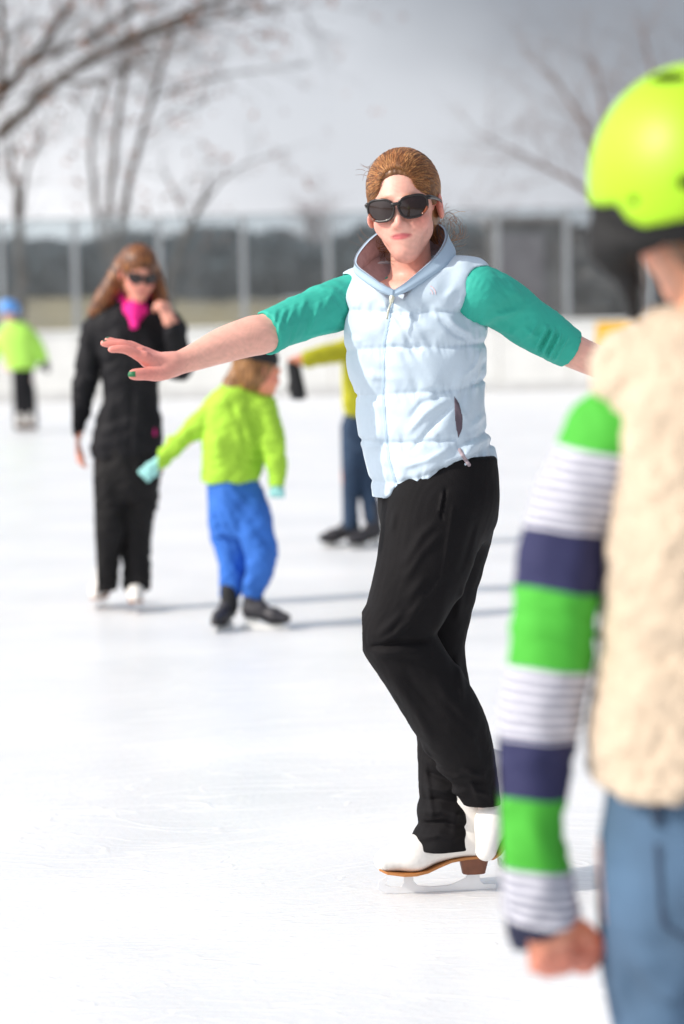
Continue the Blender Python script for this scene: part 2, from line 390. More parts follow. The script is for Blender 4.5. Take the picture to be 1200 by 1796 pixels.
def skate(parent, fr, boot_mat, sole_mat, heel_mat, blade_mat, h=.003, hi=.13, hockey=False, laces=None, bname='skate_boot'):
    S = skate_boot_sdf(fr, hi, hockey); c = fr.fw((.09, 0, .12)); r = .24*fr.s
    b = S.obj(bname, h, c-r, c+r, boot_mat, parent)
    z0 = .075 if not hockey else .062
    xs = [-.032, -.015, .02, .05, .075, .10, .125, .15, .185, .2]; zs = [z0, z0, z0-.001, z0-.006, z0-.016, z0-.026, z0-.030, z0-.030, z0-.026, z0-.020]
    wd = [.018, .029, .031, .029, .027, .030, .034, .034, .025, .012]
    V = []; F = []; t = .005
    for x, z, w_ in zip(xs, zs, wd):
        for y, dz in ((-w_, 0), (w_, 0), (w_, -t), (-w_, -t)): V.append(fr.fw((x, y, z+dz+.0015)))
    for i in range(len(xs)-1):
        for k in range(4): F.append([i*4+k, i*4+(k+1) % 4, i*4+4+(k+1) % 4, i*4+4+k])
    F += [[3, 2, 1, 0], [4*(len(xs)-1)+k for k in range(4)]]
    mesh_obj('sole', np.array(V), F, sole_mat, b, False)
    m4 = fr.m4()
    if not hockey:
        m = MB(); V = []
        for z, sx, sy, ox in ((.0365, .024, .021, .001), (z0-.003, .032, .029, 0)):
            for k in range(16):
                a = 2*math.pi*k/16; cx, cy = math.cos(a), math.sin(a); cx = math.copysign(abs(cx)**.6, cx); cy = math.copysign(abs(cy)**.6, cy)
                V.append(fr.fw((ox+.0+cx*sx, cy*sy, z)))
        m.add(V, [[k, (k+1) % 16, 16+(k+1) % 16, 16+k] for k in range(16)]+[list(range(16))[::-1], list(range(16, 32))])
        m.obj('heel', heel_mat, b, False)
        poly = [(-.045, .0), (.17, .0), (.195, .004), (.203, .014), (.200, .028), (.185, .036), (.182, .030), (.188, .020), (.176, .014), (.155, .013),
                (.148, .020), (.148, .044), (.128, .044), (.128, .024), (.118, .014), (.09, .010), (.055, .011), (.030, .020), (.018, .026), (.012, .036), (-.012, .036), (-.012, .018), (-.02, .011), (-.045, .010)]
    else:
        poly = [(-.05, .006), (-.03, .0), (.18, .0), (.20, .008), (.20, .016), (.165, .020), (.158, z0-.028), (.12, z0-.032), (.105, .020), (.045, .020), (.035, z0-.004), (-.02, z0-.004), (-.028, .022), (-.05, .018)]
    m = MB(); m.extrude(poly, m4, .004 if not hockey else .008)
    pl = MB
    m.obj('blade', blade_mat, b, False)
    if laces is not None:
        m = MB()
        for i in range(6):
            x = .075-.008*i; z = z0+.052+.013*i
            q = [fr.fw((x+.012, -.022, z-.008)), fr.fw((x+.022, -.008, z)), fr.fw((x+.022, .008, z)), fr.fw((x+.012, .022, z-.008))]
            m.tube(q, .0022*fr.s, 5)
        m.obj('laces', laces, b)
    return b

M_skin = mat('skin', SKIN, .48, .05, 30, .12, 500, sss=.12, attr=True)
M_white_leather = mat('white_leather', lin(232, 228, 222), .45, .10, 22, .15, 90)
M_tan = mat('tan_sole', lin(176, 116, 62), .5, .1, 30)
M_brown_heel = mat('stacked_heel', lin(112, 66, 44), .5, .18, 40, wave=(1, 1, 8), bump=.1, bs=60)
M_steel = mat('blade_steel', lin(236, 238, 240), .4, .04, 20, metal=.3)
M_black_boot = mat('black_boot', lin(48, 46, 50), .5, .2, 20, .2, 60)
M_dark_plastic = mat('dark_plastic', lin(26, 26, 28), .35, .05, 10)
M_white_plastic = mat('white_plastic', lin(225, 225, 222), .4, .05, 10)

# ================================================================== SETTING
def grid_sheet(name, x0, x1, y0, y1, nx, ny, zf, m, kind='structure'):
    xs = np.linspace(x0, x1, nx); ys = np.linspace(y0, y1, ny); X, Y = np.meshgrid(xs, ys, indexing='ij')
    V = np.stack([X, Y, zf(X, Y)], -1).reshape(-1, 3); i, j = np.meshgrid(np.arange(nx-1), np.arange(ny-1), indexing='ij')
    a = (i*ny+j).ravel(); F = np.stack([a, a+ny, a+ny+1, a+1], 1)
    o = mesh_obj(name, V, F, m); return prop(o, kind=kind)
# ice: white rink ice, scratched by blades, faint sheen
mi = bpy.data.materials.new('rink_ice'); mi.use_nodes = True; t = mi.node_tree; n = t.nodes.new; l = t.links.new; b = t.nodes['Principled BSDF']
tc = n('ShaderNodeTexCoord'); nz = n('ShaderNodeTexNoise'); nz.inputs['Scale'].default_value = 1.3; nz.inputs['Detail'].default_value = 8; l(tc.outputs['Object'], nz.inputs[0])
crp = n('ShaderNodeValToRGB'); l(nz.outputs['Fac'], crp.inputs[0]); crp.color_ramp.elements[0].position = .3; crp.color_ramp.elements[1].position = .7
crp.color_ramp.elements[0].color = (.66, .675, .69, 1); crp.color_ramp.elements[1].color = (.77, .775, .78, 1)
scr = None
wn = n('ShaderNodeTexNoise'); wn.inputs['Scale'].default_value = .55; wn.inputs['Detail'].default_value = 1; l(tc.outputs['Object'], wn.inputs[0])
ws = n('ShaderNodeVectorMath'); ws.operation = 'MULTIPLY_ADD'; l(wn.outputs['Color'], ws.inputs[0]); ws.inputs[1].default_value = (1.3, 1.3, 0); l(tc.outputs['Object'], ws.inputs[2])
for k, (ang, sx, wdt, strn) in enumerate([(38, 2.2, .007, 1), (-44, 1.7, .006, .8), (75, 2.6, .008, .8), (-78, 1.9, .006, .8), (58, 3.1, .008, .7)]):
    mp = n('ShaderNodeMapping'); l(ws.outputs[0], mp.inputs[0]); mp.inputs['Rotation'].default_value = (0, 0, R_(ang)); mp.inputs['Scale'].default_value = (.5, sx*1.6, 1)
    nd = n('ShaderNodeTexNoise'); nd.inputs['Scale'].default_value = 2.0; nd.inputs['Detail'].default_value = 1.5; l(mp.outputs[0], nd.inputs[0])
    a = n('ShaderNodeMath'); a.operation = 'SUBTRACT'; l(nd.outputs['Fac'], a.inputs[0]); a.inputs[1].default_value = .5
    a2 = n('ShaderNodeMath'); a2.operation = 'ABSOLUTE'; l(a.outputs[0], a2.inputs[0])
    a3 = n('ShaderNodeMapRange'); l(a2.outputs[0], a3.inputs[0]); a3.inputs['From Min'].default_value = 0; a3.inputs['From Max'].default_value = wdt; a3.inputs['To Min'].default_value = strn; a3.inputs['To Max'].default_value = 0
    if scr is None: scr = a3
    else:
        mxx = n('ShaderNodeMath'); mxx.operation = 'MAXIMUM'; l(scr.outputs[0], mxx.inputs[0]); l(a3.outputs[0], mxx.inputs[1]); scr = mxx
fg = n('ShaderNodeTexNoise'); fg.inputs['Scale'].default_value = 45; fg.inputs['Detail'].default_value = 6; l(tc.outputs['Object'], fg.inputs[0])
hm = n('ShaderNodeMath'); hm.operation = 'MULTIPLY_ADD'; l(fg.outputs['Fac'], hm.inputs[0]); hm.inputs[1].default_value = .9; l(scr.outputs[0], hm.inputs[2])
bp = n('ShaderNodeBump'); bp.inputs['Strength'].default_value = .34; bp.inputs['Distance'].default_value = .006; l(hm.outputs[0], bp.inputs['Height']); l(bp.outputs[0], b.inputs['Normal'])
mc = n('ShaderNodeMix'); mc.data_type = 'RGBA'; l(crp.outputs[0], mc.inputs[6]); mc.inputs[7].default_value = (.86, .86, .86, 1)
ms = n('ShaderNodeMath'); ms.operation = 'MULTIPLY'; l(scr.outputs[0], ms.inputs[0]); ms.inputs[1].default_value = .6; l(ms.outputs[0], mc.inputs[0])
l(mc.outputs[2], b.inputs['Base Color']); b.inputs['Roughness'].default_value = .34; b.inputs['Specular IOR Level'].default_value = .2; b.inputs['Subsurface Weight'].default_value = .45; b.inputs['Subsurface Radius'].default_value = (.30, .36, .42); b.inputs['Subsurface Scale'].default_value = .8
BX0, BX1 = -13., 13.
a0, a1 = G(0, 706), G(1100, 676)
board_ang = math.atan2(a1[1]-a0[1], a1[0]-a0[0]); board_y = lambda x: 37.4
ice = grid_sheet('ice', -30, 30, -12, 37.36, 13, 13, lambda X, Y: X*0, mi)
M_grass = mat('dry_grass', lin(142, 126, 90), .9, .35, .6, .5, 12)
def gz(X, Y):
    z = -.12+np.clip((Y-46)/26, 0, 1)**1.2*2.0*np.clip(1-(X-2.0)/8, .1, 1)
    return z+np.where(Y > 72, (Y-72)*.004, 0)
ground = grid_sheet('ground', -420, 420, -60, 1400, 60, 240, gz, M_grass)

M_board = mat('dasher_white', lin(226, 226, 222), .45, .05, 3, .02, 60)
M_kick = mat('kick_yellowed', lin(206, 206, 204), .5, .08, 5)
M_alu = mat('aluminium', lin(150, 154, 156), .45, .08, 4, metal=.35)
M_yel = mat('yellow_vinyl', lin(240, 184, 40), .45, .05, 4)
BY = 37.4
bt = thing('rink_boards', (0, BY, 0), 'long white dasher boards closing the far side of the ice', 'rink wall')
xs = sorted([W(p, 470, BY)[0] for p in (-730, -583, -436, -290, -145, 1, 132, 280, 427, 577, 727, 873, 995, 1140, 1290, 1430, 1577, 1724, 1871, 2018)])
for i in range(len(xs)-1):
    m = MB(); m.box(((xs[i]+xs[i+1])/2, BY+.03, .60), ((xs[i+1]-xs[i])/2-.006, .03, .455)); m.obj('board_panel', M_board, bt, False)
XM, XH = (xs[0]+xs[-1])/2, (xs[-1]-xs[0])/2
m = MB(); m.box((XM, BY+.028, .072), (XH, .036, .07)); m.obj('kick_strip', M_kick, bt, False)
m = MB(); m.box((XM, BY+.04, 1.075), (XH, .075, .02)); m.obj('cap_rail', M_board, bt, False)
xa, xb = W(1046, 590, BY)[0], W(1125, 590, BY)[0]
m = MB(); m.box(((xa+xb)/2, BY-.004, .78), ((xb-xa)/2, .004, .255)); m.obj('yellow_panel', M_yel, bt, False, )
gb = thing('glass_barrier', (0, BY+.05, 1.0), 'tall clear panels between pale metal posts above the white boards', 'glass barrier')
mg = bpy.data.materials.new('acrylic_glass'); mg.use_nodes = True; t = mg.node_tree; n = t.nodes.new; l = t.links.new; t.nodes.clear()
o_ = n('ShaderNodeOutputMaterial'); tr = n('ShaderNodeBsdfTransparent'); tr.inputs[0].default_value = (.83, .87, .88, 1); gl = n('ShaderNodeBsdfGlossy'); gl.inputs['Roughness'].default_value = .12; df = n('ShaderNodeBsdfDiffuse'); df.inputs[0].default_value = (.75, .8, .82, 1)
fr_ = n('ShaderNodeFresnel'); fr_.inputs[0].default_value = 1.6; mxa = n('ShaderNodeMixShader'); l(fr_.outputs[0], mxa.inputs[0]); l(tr.outputs[0], mxa.inputs[1]); l(gl.outputs[0], mxa.inputs[2])
nzg = n('ShaderNodeTexNoise'); nzg.inputs['Scale'].default_value = 2.5; nzg.inputs['Detail'].default_value = 6; tcg = n('ShaderNodeTexCoord'); l(tcg.outputs['Object'], nzg.inputs[0])
mrg = n('ShaderNodeMapRange'); l(nzg.outputs['Fac'], mrg.inputs[0]); mrg.inputs['From Min'].default_value = .3; mrg.inputs['From Max'].default_value = .7; mrg.inputs['To Min'].default_value = .01; mrg.inputs['To Max'].default_value = .07
mxb = n('ShaderNodeMixShader'); l(mrg.outputs[0], mxb.inputs[0]); l(mxa.outputs[0], mxb.inputs[1]); l(df.outputs[0], mxb.inputs[2]); l(mxb.outputs[0], o_.inputs[0])
ZT = 2.80
for i in range(len(xs)):
    m = MB(); m.box((xs[i], BY+.055, (1.097+ZT)/2), (.045, .04, (ZT-1.097)/2)); m.obj('post', M_alu, gb, False)
    if i < len(xs)-1:
        m = MB(); m.box(((xs[i]+xs[i+1])/2, BY+.05, (1.1+ZT-.02)/2), ((xs[i+1]-xs[i])/2-.047, .006, (ZT-.02-1.1)/2)); m.obj('glass_pane', mg, gb, False)
        m = MB(); m.box(((xs[i]+xs[i+1])/2, BY+.05, ZT-.005), ((xs[i+1]-xs[i])/2-.046, .014, .014)); m.obj('top_trim', M_alu, gb, False)

# ---- trees
M_bark = mat('bark', lin(70, 58, 48), .9, .3, 6, .6, 30, wave=(1, 1, .3))
M_bark2 = mat('bark_brown', lin(128, 108, 100), .9, .3, 5, .4, 20)
M_bark3 = mat('bark_red_brown', lin(122, 94, 88), .9, .25, 3)
M_leaf = mat('dead_leaf', lin(140, 88, 56), .8, .35, 20)
def grow(mb, p, d, L_, r, lev, R, up=.12, spread=.55, nseg=4, tips=None, kids=(2, 4)):
    p = np.array(p); d = np.array(d)/np.linalg.norm(d); P = [p]; rr = [r]
    for i in range(nseg):
        d = d+R.normal(size=3)*.13+np.array((0, 0, up))*.35; d /= np.linalg.norm(d)
        P.append(P[-1]+d*L_/nseg); rr.append(r*(1-.55*(i+1)/nseg))
    mb.tube(P, rr, 6 if r > .03 else (4 if r > .008 else 3))
    if lev <= 0:
        if tips is not None: tips.append(P[-1])
        return
    for k in range(R.integers(kids[0], kids[1]+1)):
        i = R.integers(1, nseg+1); a = R.normal(size=3); a -= a @ d*d; a /= np.linalg.norm(a)
        dd = d*(1-spread*.5)+a*spread*R.uniform(.6, 1.2)
        grow(mb, P[i], dd, L_*R.uniform(.55, .8), rr[i]*.62, lev-1, R, up, spread, nseg, tips, kids)
def leaves(mb, pts, R, size, prob):
    for p in pts:
        if R.random() > prob: continue
        for _ in range(R.integers(1, 4)):
            q = p+R.normal(size=3)*size*.8; a = R.normal(size=3); a /= np.linalg.norm(a); b_ = np.cross(a, R.normal(size=3)); b_ /= np.linalg.norm(b_); s = size*R.uniform(.6, 1.2)
            mb.add([q-a*s, q-b_*s*.5, q+a*s, q+b_*s*.5], [[0, 1, 2, 3]])
def guided_tree(name, base, limbs, Y, mats, label, seed, group=None, twig=(1.3, .018, 2), leaf=0, step=70, leafsize=.07, up=.05, cat='tree'):
    R = np.random.default_rng(seed); t = thing(name, base, label, cat, group); tr = MB(); cr_ = MB(); tips = []
    for pts, trunk in limbs:
        P = [W(x, y, Y+dy) if z is None else np.array((x, Y+dy, z)) for x, y, dy, r, z in pts]; rr = [q[3] for q in pts]
        # smooth the polyline
        T = np.linspace(0, len(P)-1, (len(P)-1)*5+1); A = np.array(P); Q = np.stack([np.interp(T, range(len(P)), A[:, k]) for k in range(3)], 1); rq = np.interp(T, range(len(P)), rr)
        for _ in range(3): Q[1:-1] = (Q[:-2]+2*Q[1:-1]+Q[2:])/4
        Q[1:-1] += R.normal(size=Q[1:-1].shape)*rq[1:-1, None]*.25
        (tr if trunk else cr_).tube(Q, rq, 8)
        if not trunk or trunk == 2:
            for i in range(2, len(Q)):
                for _ in range(step):
                    d = Q[i]-Q[i-1]; d /= np.linalg.norm(d)+1e-9; a = R.normal(size=3); a[1] *= .7
                    grow(cr_, Q[i], d*.7+a*.55, twig[0]*R.uniform(.5, 1.2), min(twig[1], rq[i]*.7), twig[2], R, up, .5, 4, tips)
    if len(tr.V): tr.obj('trunk', mats[0], t)
    cr_.obj('crown', mats[0], t)
    if leaf:
        lf = MB(); leaves(lf, tips, R, leafsize, leaf); lf.obj('dead_leaves', mats[1], t, False)
    return t
X = lambda *a: (*a, None)
YT = 43.
guided_tree('bare_tree', W(-190, 600, YT)*np.array((1, 1, 0)), [
    ([X(-190, 590, 0, .26), X(-175, 420, 0, .22), X(-120, 330, 0, .17), X(-60, 290, -.3, .13)], 1),
    ([X(-60, 290, -.3, .11), X(0, 238, -.5, .088), X(60, 175, -.6, .078), X(150, 108, -.7, .068), X(240, 62, -.8, .052), X(350, 12, -1, .036), X(470, -40, -1, .02)], 0),
    ([X(150, 104, -.7, .05), X(230, 75, -.6, .04), X(330, 40, -.5, .03), X(440, 22, -.4, .02), X(535, 8, -.3, .012)], 0),
    ([X(-120, 330, 0, .12), X(-40, 220, .4, .10), X(5, 160, .4, .085), X(50, 110, .5, .07), X(90, 60, .6, .06), X(130, 0, .6, .05)], 0),
    ([X(50, 112, .5, .05), X(120, 85, .5, .045), X(190, 45, .5, .04), X(250, 5, .5, .03)], 0),
    ([X(0, 170, .2, .07), X(6, 90, .2, .06), X(4, 30, .2, .05), X(-5, -40, .3, .04)], 0),
    ([X(100, 142, -.6, .035), X(170, 150, -1, .02), X(250, 100, -1.2, .014), X(330, 80, -1.4, .01)], 0),
], YT, (M_bark, M_leaf), 'bare tree leaning in from the left edge with long dark limbs arching over', 3, 'bare trees behind the rink', (1.2, .010, 2), .16, 2)
guided_tree('bare_tree', W(205, 600, 47)*np.array((1, 1, 0)), [
    ([X(205, 585, 0, 0.108), X(205, 470, 0, 0.0936), X(214, 390, 0, 0.072), X(232, 300, 0, 0.05904), X(262, 190, 0, 0.0504), X(285, 110, 0, 0.036), X(310, 30, 0, 0.0216)], 2),
    ([X(204, 480, 0, 0.072), X(190, 390, .3, 0.0648), X(200, 270, .5, 0.054), X(214, 150, .5, 0.0432), X(222, 60, .6, 0.0324), X(228, -20, .6, 0.0216)], 2),
    ([X(200, 490, 0, 0.0576), X(172, 400, -.3, 0.0504), X(160, 290, -.4, 0.0432), X(160, 220, -.4, 0.0324), X(190, 140, -.5, 0.0216)], 2),
    ([X(270, 172, 0, 0.0252), X(330, 148, 0, 0.0216), X(400, 128, 0, 0.01584), X(540, 115, 0, 0.0072)], 0),
    ([X(250, 240, 0, 0.0216), X(300, 200, 0, 0.0144), X(360, 180, 0, 0.00864)], 0),
], 47, (M_bark, M_leaf), 'slim bare tree with three upright stems and a few brown leaves behind the glass', 5, 'bare trees behind the rink', (.9, .007, 1), .35, 1)
guided_tree('bare_tree', W(305, 600, 45)*np.array((1, 1, 0)), [
    ([X(295, 585, 0, 0.0936), X(300, 480, 0, 0.0792), X(330, 410, 0, 0.0684), X(352, 360, 0, 0.0432), X(370, 310, 0, 0.0216)], 2),
    ([X(345, 375, 0, 0.0288), X(400, 300, 0, 0.01584), X(500, 262, 0, 0.0072)], 0),
    ([X(330, 410, 0, 0.0252), X(310, 340, 0, 0.0144), X(280, 290, 0, 0.0072)], 0),
], 45, (M_bark, M_leaf), 'short dark bare tree leaning right, right of the three stemmed tree', 6, 'bare trees behind the rink', (.8, .006, 1), .4, 1)
guided_tree('bare_tree', W(38, 600, 46)*np.array((1, 1, 0)), [
    ([X(38, 585, 0, 0.1152), X(38, 480, 0, 0.108), X(34, 385, 0, 0.0792), X(24, 300, 0, 0.0432), X(10, 200, 0, 0.0216)], 2),
    ([X(34, 390, 0, 0.0432), X(45, 300, 0, 0.0324), X(70, 240, 0, 0.0144), X(100, 180, 0, 0.00864)], 0),
], 46, (M_bark, M_leaf), 'dark straight trunked bare tree behind the glass at the far left', 8, 'bare trees behind the rink', (.9, .009, 1), .2, 1)
guided_tree('bare_tree', W(1130, 600, 55)*np.array((1, 1, 0)), [
    ([X(1130, 585, 0, 0.216), X(1128, 480, 0, 0.1872), X(1115, 400, 0, 0.144)], 1),
    ([X(1115, 400, 0, 0.108), X(1080, 330, 0, 0.0792), X(1045, 265, 0, 0.0648), X(1010, 190, 0, 0.0432), X(965, 130, 0, 0.0216)], 0),
    ([X(1115, 400, 0, 0.0864), X(1085, 290, .5, 0.0648), X(1060, 200, .5, 0.0432), X(1045, 110, .6, 0.0216)], 0),
    ([X(1115, 400, 0, 0.0864), X(1040, 340, -.5, 0.0648), X(970, 300, -.5, 0.0432), X(900, 262, -.5, 0.0288), X(840, 235, -.6, 0.0144)], 0),
    ([X(1115, 400, 0, 0.0864), X(1140, 280, 0, 0.0648), X(1150, 160, 0, 0.0432), X(1130, 60, 0, 0.0216)], 0),
    ([X(1115, 400, 0, 0.0864), X(1180, 300, 0, 0.0648), X(1230, 200, 0, 0.0432), X(1260, 60, 0, 0.0216)], 0),
], 55, (M_bark2, M_leaf), 'wide spreading bare tree behind the glass on the right, beyond the green helmet', 9, 'bare trees behind the rink', (1.6, .012, 2), 0, 1)
def far_tree(px, ytop, ybase, Y, wpx, seed, label, m=M_bark3, dens=(3, 4)):
    R = np.random.default_rng(seed); base = W(px, ybase, Y); top = W(px, ytop, Y); z0 = float(gz(np.array([base[0]]), np.array([Y]))[0]) - .1
    base = np.array((base[0], Y, z0)); H = top[2]-z0; t = thing('bare_tree', base, label, 'tree', 'far bare trees')
    tr = MB(); c = MB(); tr.tube([base, base+(0, 0, H*.25), base+(R.normal()*.1, 0, H*.5)], [H*.03, H*.024, H*.016], 7)
    wd = wpx/FPX*Y
    for k in range(11):
        a = R.uniform(0, 6.28); d = np.array((math.cos(a)*wd*.5, math.sin(a)*wd*.4, H*R.uniform(.25, .55))); L_ = np.linalg.norm(d)*.85
        grow(c, base+(0, 0, H*R.uniform(.2, .48)), d, L_*.62, H*.013, 3, R, .10, .62, 3, None, dens)
    tr.obj('trunk', m, t); c.obj('crown', m, t)
far_tree(548, 300, 540, 95, 120, 21, 'round reddish bare tree standing far off left of the woman in sunglasses')
far_tree(770, 300, 540, 110, 90, 22, 'narrow reddish bare tree far off just right of the woman in sunglasses')
far_tree(850, 325, 540, 90, 150, 23, 'broad low reddish bare tree above the glass over the green sleeve')
far_tree(945, 305, 540, 85, 140, 24, 'reddish bare tree above the glass between two posts on the right')
far_tree(1040, 320, 540, 92, 140, 25, 'reddish bare tree above the glass beside the green helmet')
# wood beyond: one dark mass of evergreens and brush
M_ever = mat('evergreen_foliage', lin(58, 70, 76), .9, .35, .5)
M_brush = mat('winter_brush', lin(74, 66, 62), .9, .35, .5)
def wood(name, x0, x1, Y, depth, h0, h1, n_, m, label, seed, leaf=.28):
    R = np.random.default_rng(seed); V = []
    nc = n_; V = np.zeros((nc*4, 3)); F = np.arange(nc*4).reshape(-1, 4)
    nb = max(6, int((x1-x0)/1.1)); bx = R.uniform(x0, x1, nb); by = R.uniform(Y, Y+depth, nb); bh = R.uniform(h0, h1, nb); br = R.uniform(1.4, 2.8, nb)
    k = R.integers(0, nb, nc); u = R.normal(size=(nc, 3)); u /= np.linalg.norm(u, axis=1)[:, None]; rad = R.uniform(.35, 1, nc)**.5
    gx = gz(bx, by); hh_ = (bh-gx)*.5; c = np.stack([bx[k]+u[:, 0]*br[k]*rad, by[k]+u[:, 1]*br[k]*rad, gx[k]+hh_[k]+u[:, 2]*hh_[k]*rad], 1)
    a = R.normal(size=(nc, 3)); a /= np.linalg.norm(a, axis=1)[:, None]; b_ = np.cross(a, R.normal(size=(nc, 3))); b_ /= np.linalg.norm(b_, axis=1)[:, None]
    s = leaf*R.uniform(.6, 1.4, nc)[:, None]
    V[0::4] = c-a*s; V[1::4] = c-b_*s*.6; V[2::4] = c+a*s; V[3::4] = c+b_*s*.6
    o = mesh_obj(name, V, F, m, None, False); return prop(o, label, 'wood', kind='stuff')
wood('distant_wood', -16, 4, 76, 8, 3.5, 4.1, 60000, M_ever, 'dark evergreen wood beyond the dry grass bank behind the glass', 31)
wood('distant_brush', 1.5, 16, 72, 8, 3.2, 3.9, 60000, M_brush, 'brown winter brush seen through the glass on the right side', 32)
wood('distant_hedge', -40, 40, 95, 6, 3.9, 4.6, 60000, M_ever, 'farthest dark line of trees closing the view behind the glass', 33, .4)
# low building with a pale door, right of the woman
M_wall = mat('brown_cladding', lin(76, 68, 66), .8, .15, 1.5); M_door = mat('mauve_door', lin(104, 96, 104), .6, .1, 1); M_roof = mat('roof_metal', lin(120, 108, 106), .6, .1, 1)
YB = 52; xl, xr = W(872, 500, YB)[0], W(988, 500, YB)[0]; zt = W(930, 388, YB)[2]
bd = thing('shed', ((xl+xr)/2, YB, -.1), 'low brown shed with a wide mauve door seen through the glass on the right', 'shed')
m = MB(); m.box(((xl+xr)/2, YB+1.5, (zt-.1)/2), ((xr-xl)/2, 1.5, (zt+.1)/2)); m.obj('wall', M_wall, bd, False)
m = MB(); m.box(((xl+xr)/2, YB+1.5, zt+.05), ((xr-xl)/2+.15, 1.7, .05)); m.obj('roof', M_roof, bd, False)
m = MB(); m.box((W(917, 500, YB)[0], YB-.03, zt*.46), (.46, .03, zt*.46)); m.obj('door', M_door, bd, False)

# ================================================================== MAIN SKATER
g0 = G(770, 1568); D = float(g0[1])
M_hair = None
def hair_mat(name, c1, c2, c3):
    m = bpy.data.materials.new(name); m.use_nodes = True; t = m.node_tree; n = t.nodes.new; l = t.links.new; b = t.nodes['Principled BSDF']
    tc = n('ShaderNodeTexCoord'); mp = n('ShaderNodeMapping'); mp.inputs['Scale'].default_value = (1, .18, .35); l(tc.outputs['Object'], mp.inputs[0])
    nz = n('ShaderNodeTexNoise'); nz.inputs['Scale'].default_value = 90; nz.inputs['Detail'].default_value = 4; l(mp.outputs[0], nz.inputs[0])
    cr = n('ShaderNodeValToRGB'); l(nz.outputs['Fac'], cr.inputs[0]); cr.color_ramp.elements[0].position = .32; cr.color_ramp.elements[1].position = .7
    cr.color_ramp.elements[0].color = (*c1, 1); cr.color_ramp.elements[1].color = (*c3, 1); e = cr.color_ramp.elements.new(.5); e.color = (*c2, 1)
    l(cr.outputs[0], b.inputs['Base Color']); b.inputs['Roughness'].default_value = .42
    bp = n('ShaderNodeBump'); bp.inputs['Strength'].default_value = .25; bp.inputs['Distance'].default_value = .002; l(nz.outputs['Fac'], bp.inputs['Height']); l(bp.outputs[0], b.inputs['Normal'])
    return m
M_hair = hair_mat('auburn_hair', lin(96, 62, 34), lin(118, 78, 44), lin(140, 96, 56))
M_vest = mat('pale_blue_nylon', lin(190, 206, 219), .40, .03, 6, .25, 45, spec=.4)
M_vest_band = mat('blue_grey_trim', lin(166, 188, 207), .45, .04, 10)
M_lining = mat('mauve_lining', lin(164, 148, 154), .8, .12, 60, .3, 120)
M_teal = mat('teal_jersey', lin(44, 170, 150), .75, .06, 12, .12, 260)
M_pants = mat('black_trousers', lin(17, 15, 17), .8, .14, 14, .25, 420, spec=.18)
M_zip = mat('silver_zip', lin(214, 214, 196), .35, .15, 80, metal=.3)
M_nail = None
me_ = thing('person', (g0[0], g0[1], 0), 'woman in pale blue puffer vest and teal sleeves skating on one foot, arms outstretched', 'person', None)

HF = Fr(W(709, 363, D-.03), eul(-11, -6, 2), 1.0)
neckb = W(724, 500, D+.02)
# --- body
B = Sdf()
rows_t = [rowpx(p, l_, r_, D, dy, b_, yw) for p, l_, r_, dy, b_, yw in (
    (492, 650, 815, 0, .075, -28), (520, 632, 832, 0, .09, -28), (600, 630, 832, 0, .1, -28), (690, 652, 828, 0, .09, -30), (780, 680, 835, 0, .085, -38), (850, 705, 840, 0, .085, -50), (900, 715, 835, .02, .085, -55))]
B.loft(rows_t, .02)
add_head(B, HF, neckb, .042)
B.cone(W(722, 515, D), W(645, 530, D+.06), .04, .04, .03); B.cone(W(722, 515, D), W(822, 515, D-.05), .04, .042, .03)
armL = [(640, 520, .07, .050), (560, 545, -.01, .045), (470, 583, -.10, .0405), (440, 590, -.125, .0405), (390, 606, -.155, .036), (345, 625, -.19, .0275), (315, 636, -.215, .0225), (300, 640, -.225, .022)]
B.chain(JP(armL, D), .02)
armR = [(830, 522, -.06, .046), (880, 534, -.03, .040), (945, 578, .01, .034), (990, 606, .025, .034), (1010, 618, .032, .035), (1060, 640, .05, .033), (1110, 668, .07, .026)]
B.chain(JP(armR, D), .02)
# right hand of hers, at image left: palm down, fingers stretched, thumb below
def J(*p): return [(W(x, y, D+dy), r) for x, y, dy, r in p]
B.chain(J((300, 641, -.225, .0215), (278, 640, -.245, .019), (252, 629, -.268, .0125)), .012)
B.chain(J((300, 639, -.225, .02), (272, 634, -.235, .0165), (246, 621, -.250, .012)), .012)
B.chain(J((300, 638, -.220, .0195), (270, 630, -.218, .015), (244, 616, -.228, .0115)), .012)
B.chain(J((300, 638, -.215, .018), (272, 628, -.200, .0135), (250, 616, -.208, .0105)), .012)
B.chain(J((252, 629, -.268, .0112), (226, 615, -.280, .0094), (210, 612, -.286, .0080), (195, 613, -.290, .0068)), .002)      # index
B.chain(J((246, 621, -.250, .011), (218, 607, -.258, .0094), (200, 604, -.262, .0084), (182, 602, -.265, .0070)), .002)        # middle
B.chain(J((244, 616, -.228, .0105), (220, 604, -.234, .0088), (204, 601, -.238, .0080), (189, 596, -.240, .0066)), .002)       # ring
B.chain(J((250, 616, -.208, .0098), (232, 606, -.208, .008), (219, 604, -.210, .0072), (207, 603, -.211, .0064)), .004)        # little
B.chain(J((298, 648, -.240, .0175), (276, 655, -.262, .0145), (256, 656, -.280, .0108), (243, 656.5, -.288, .0098), (232, 657, -.294, .0084)), .008)  # thumb
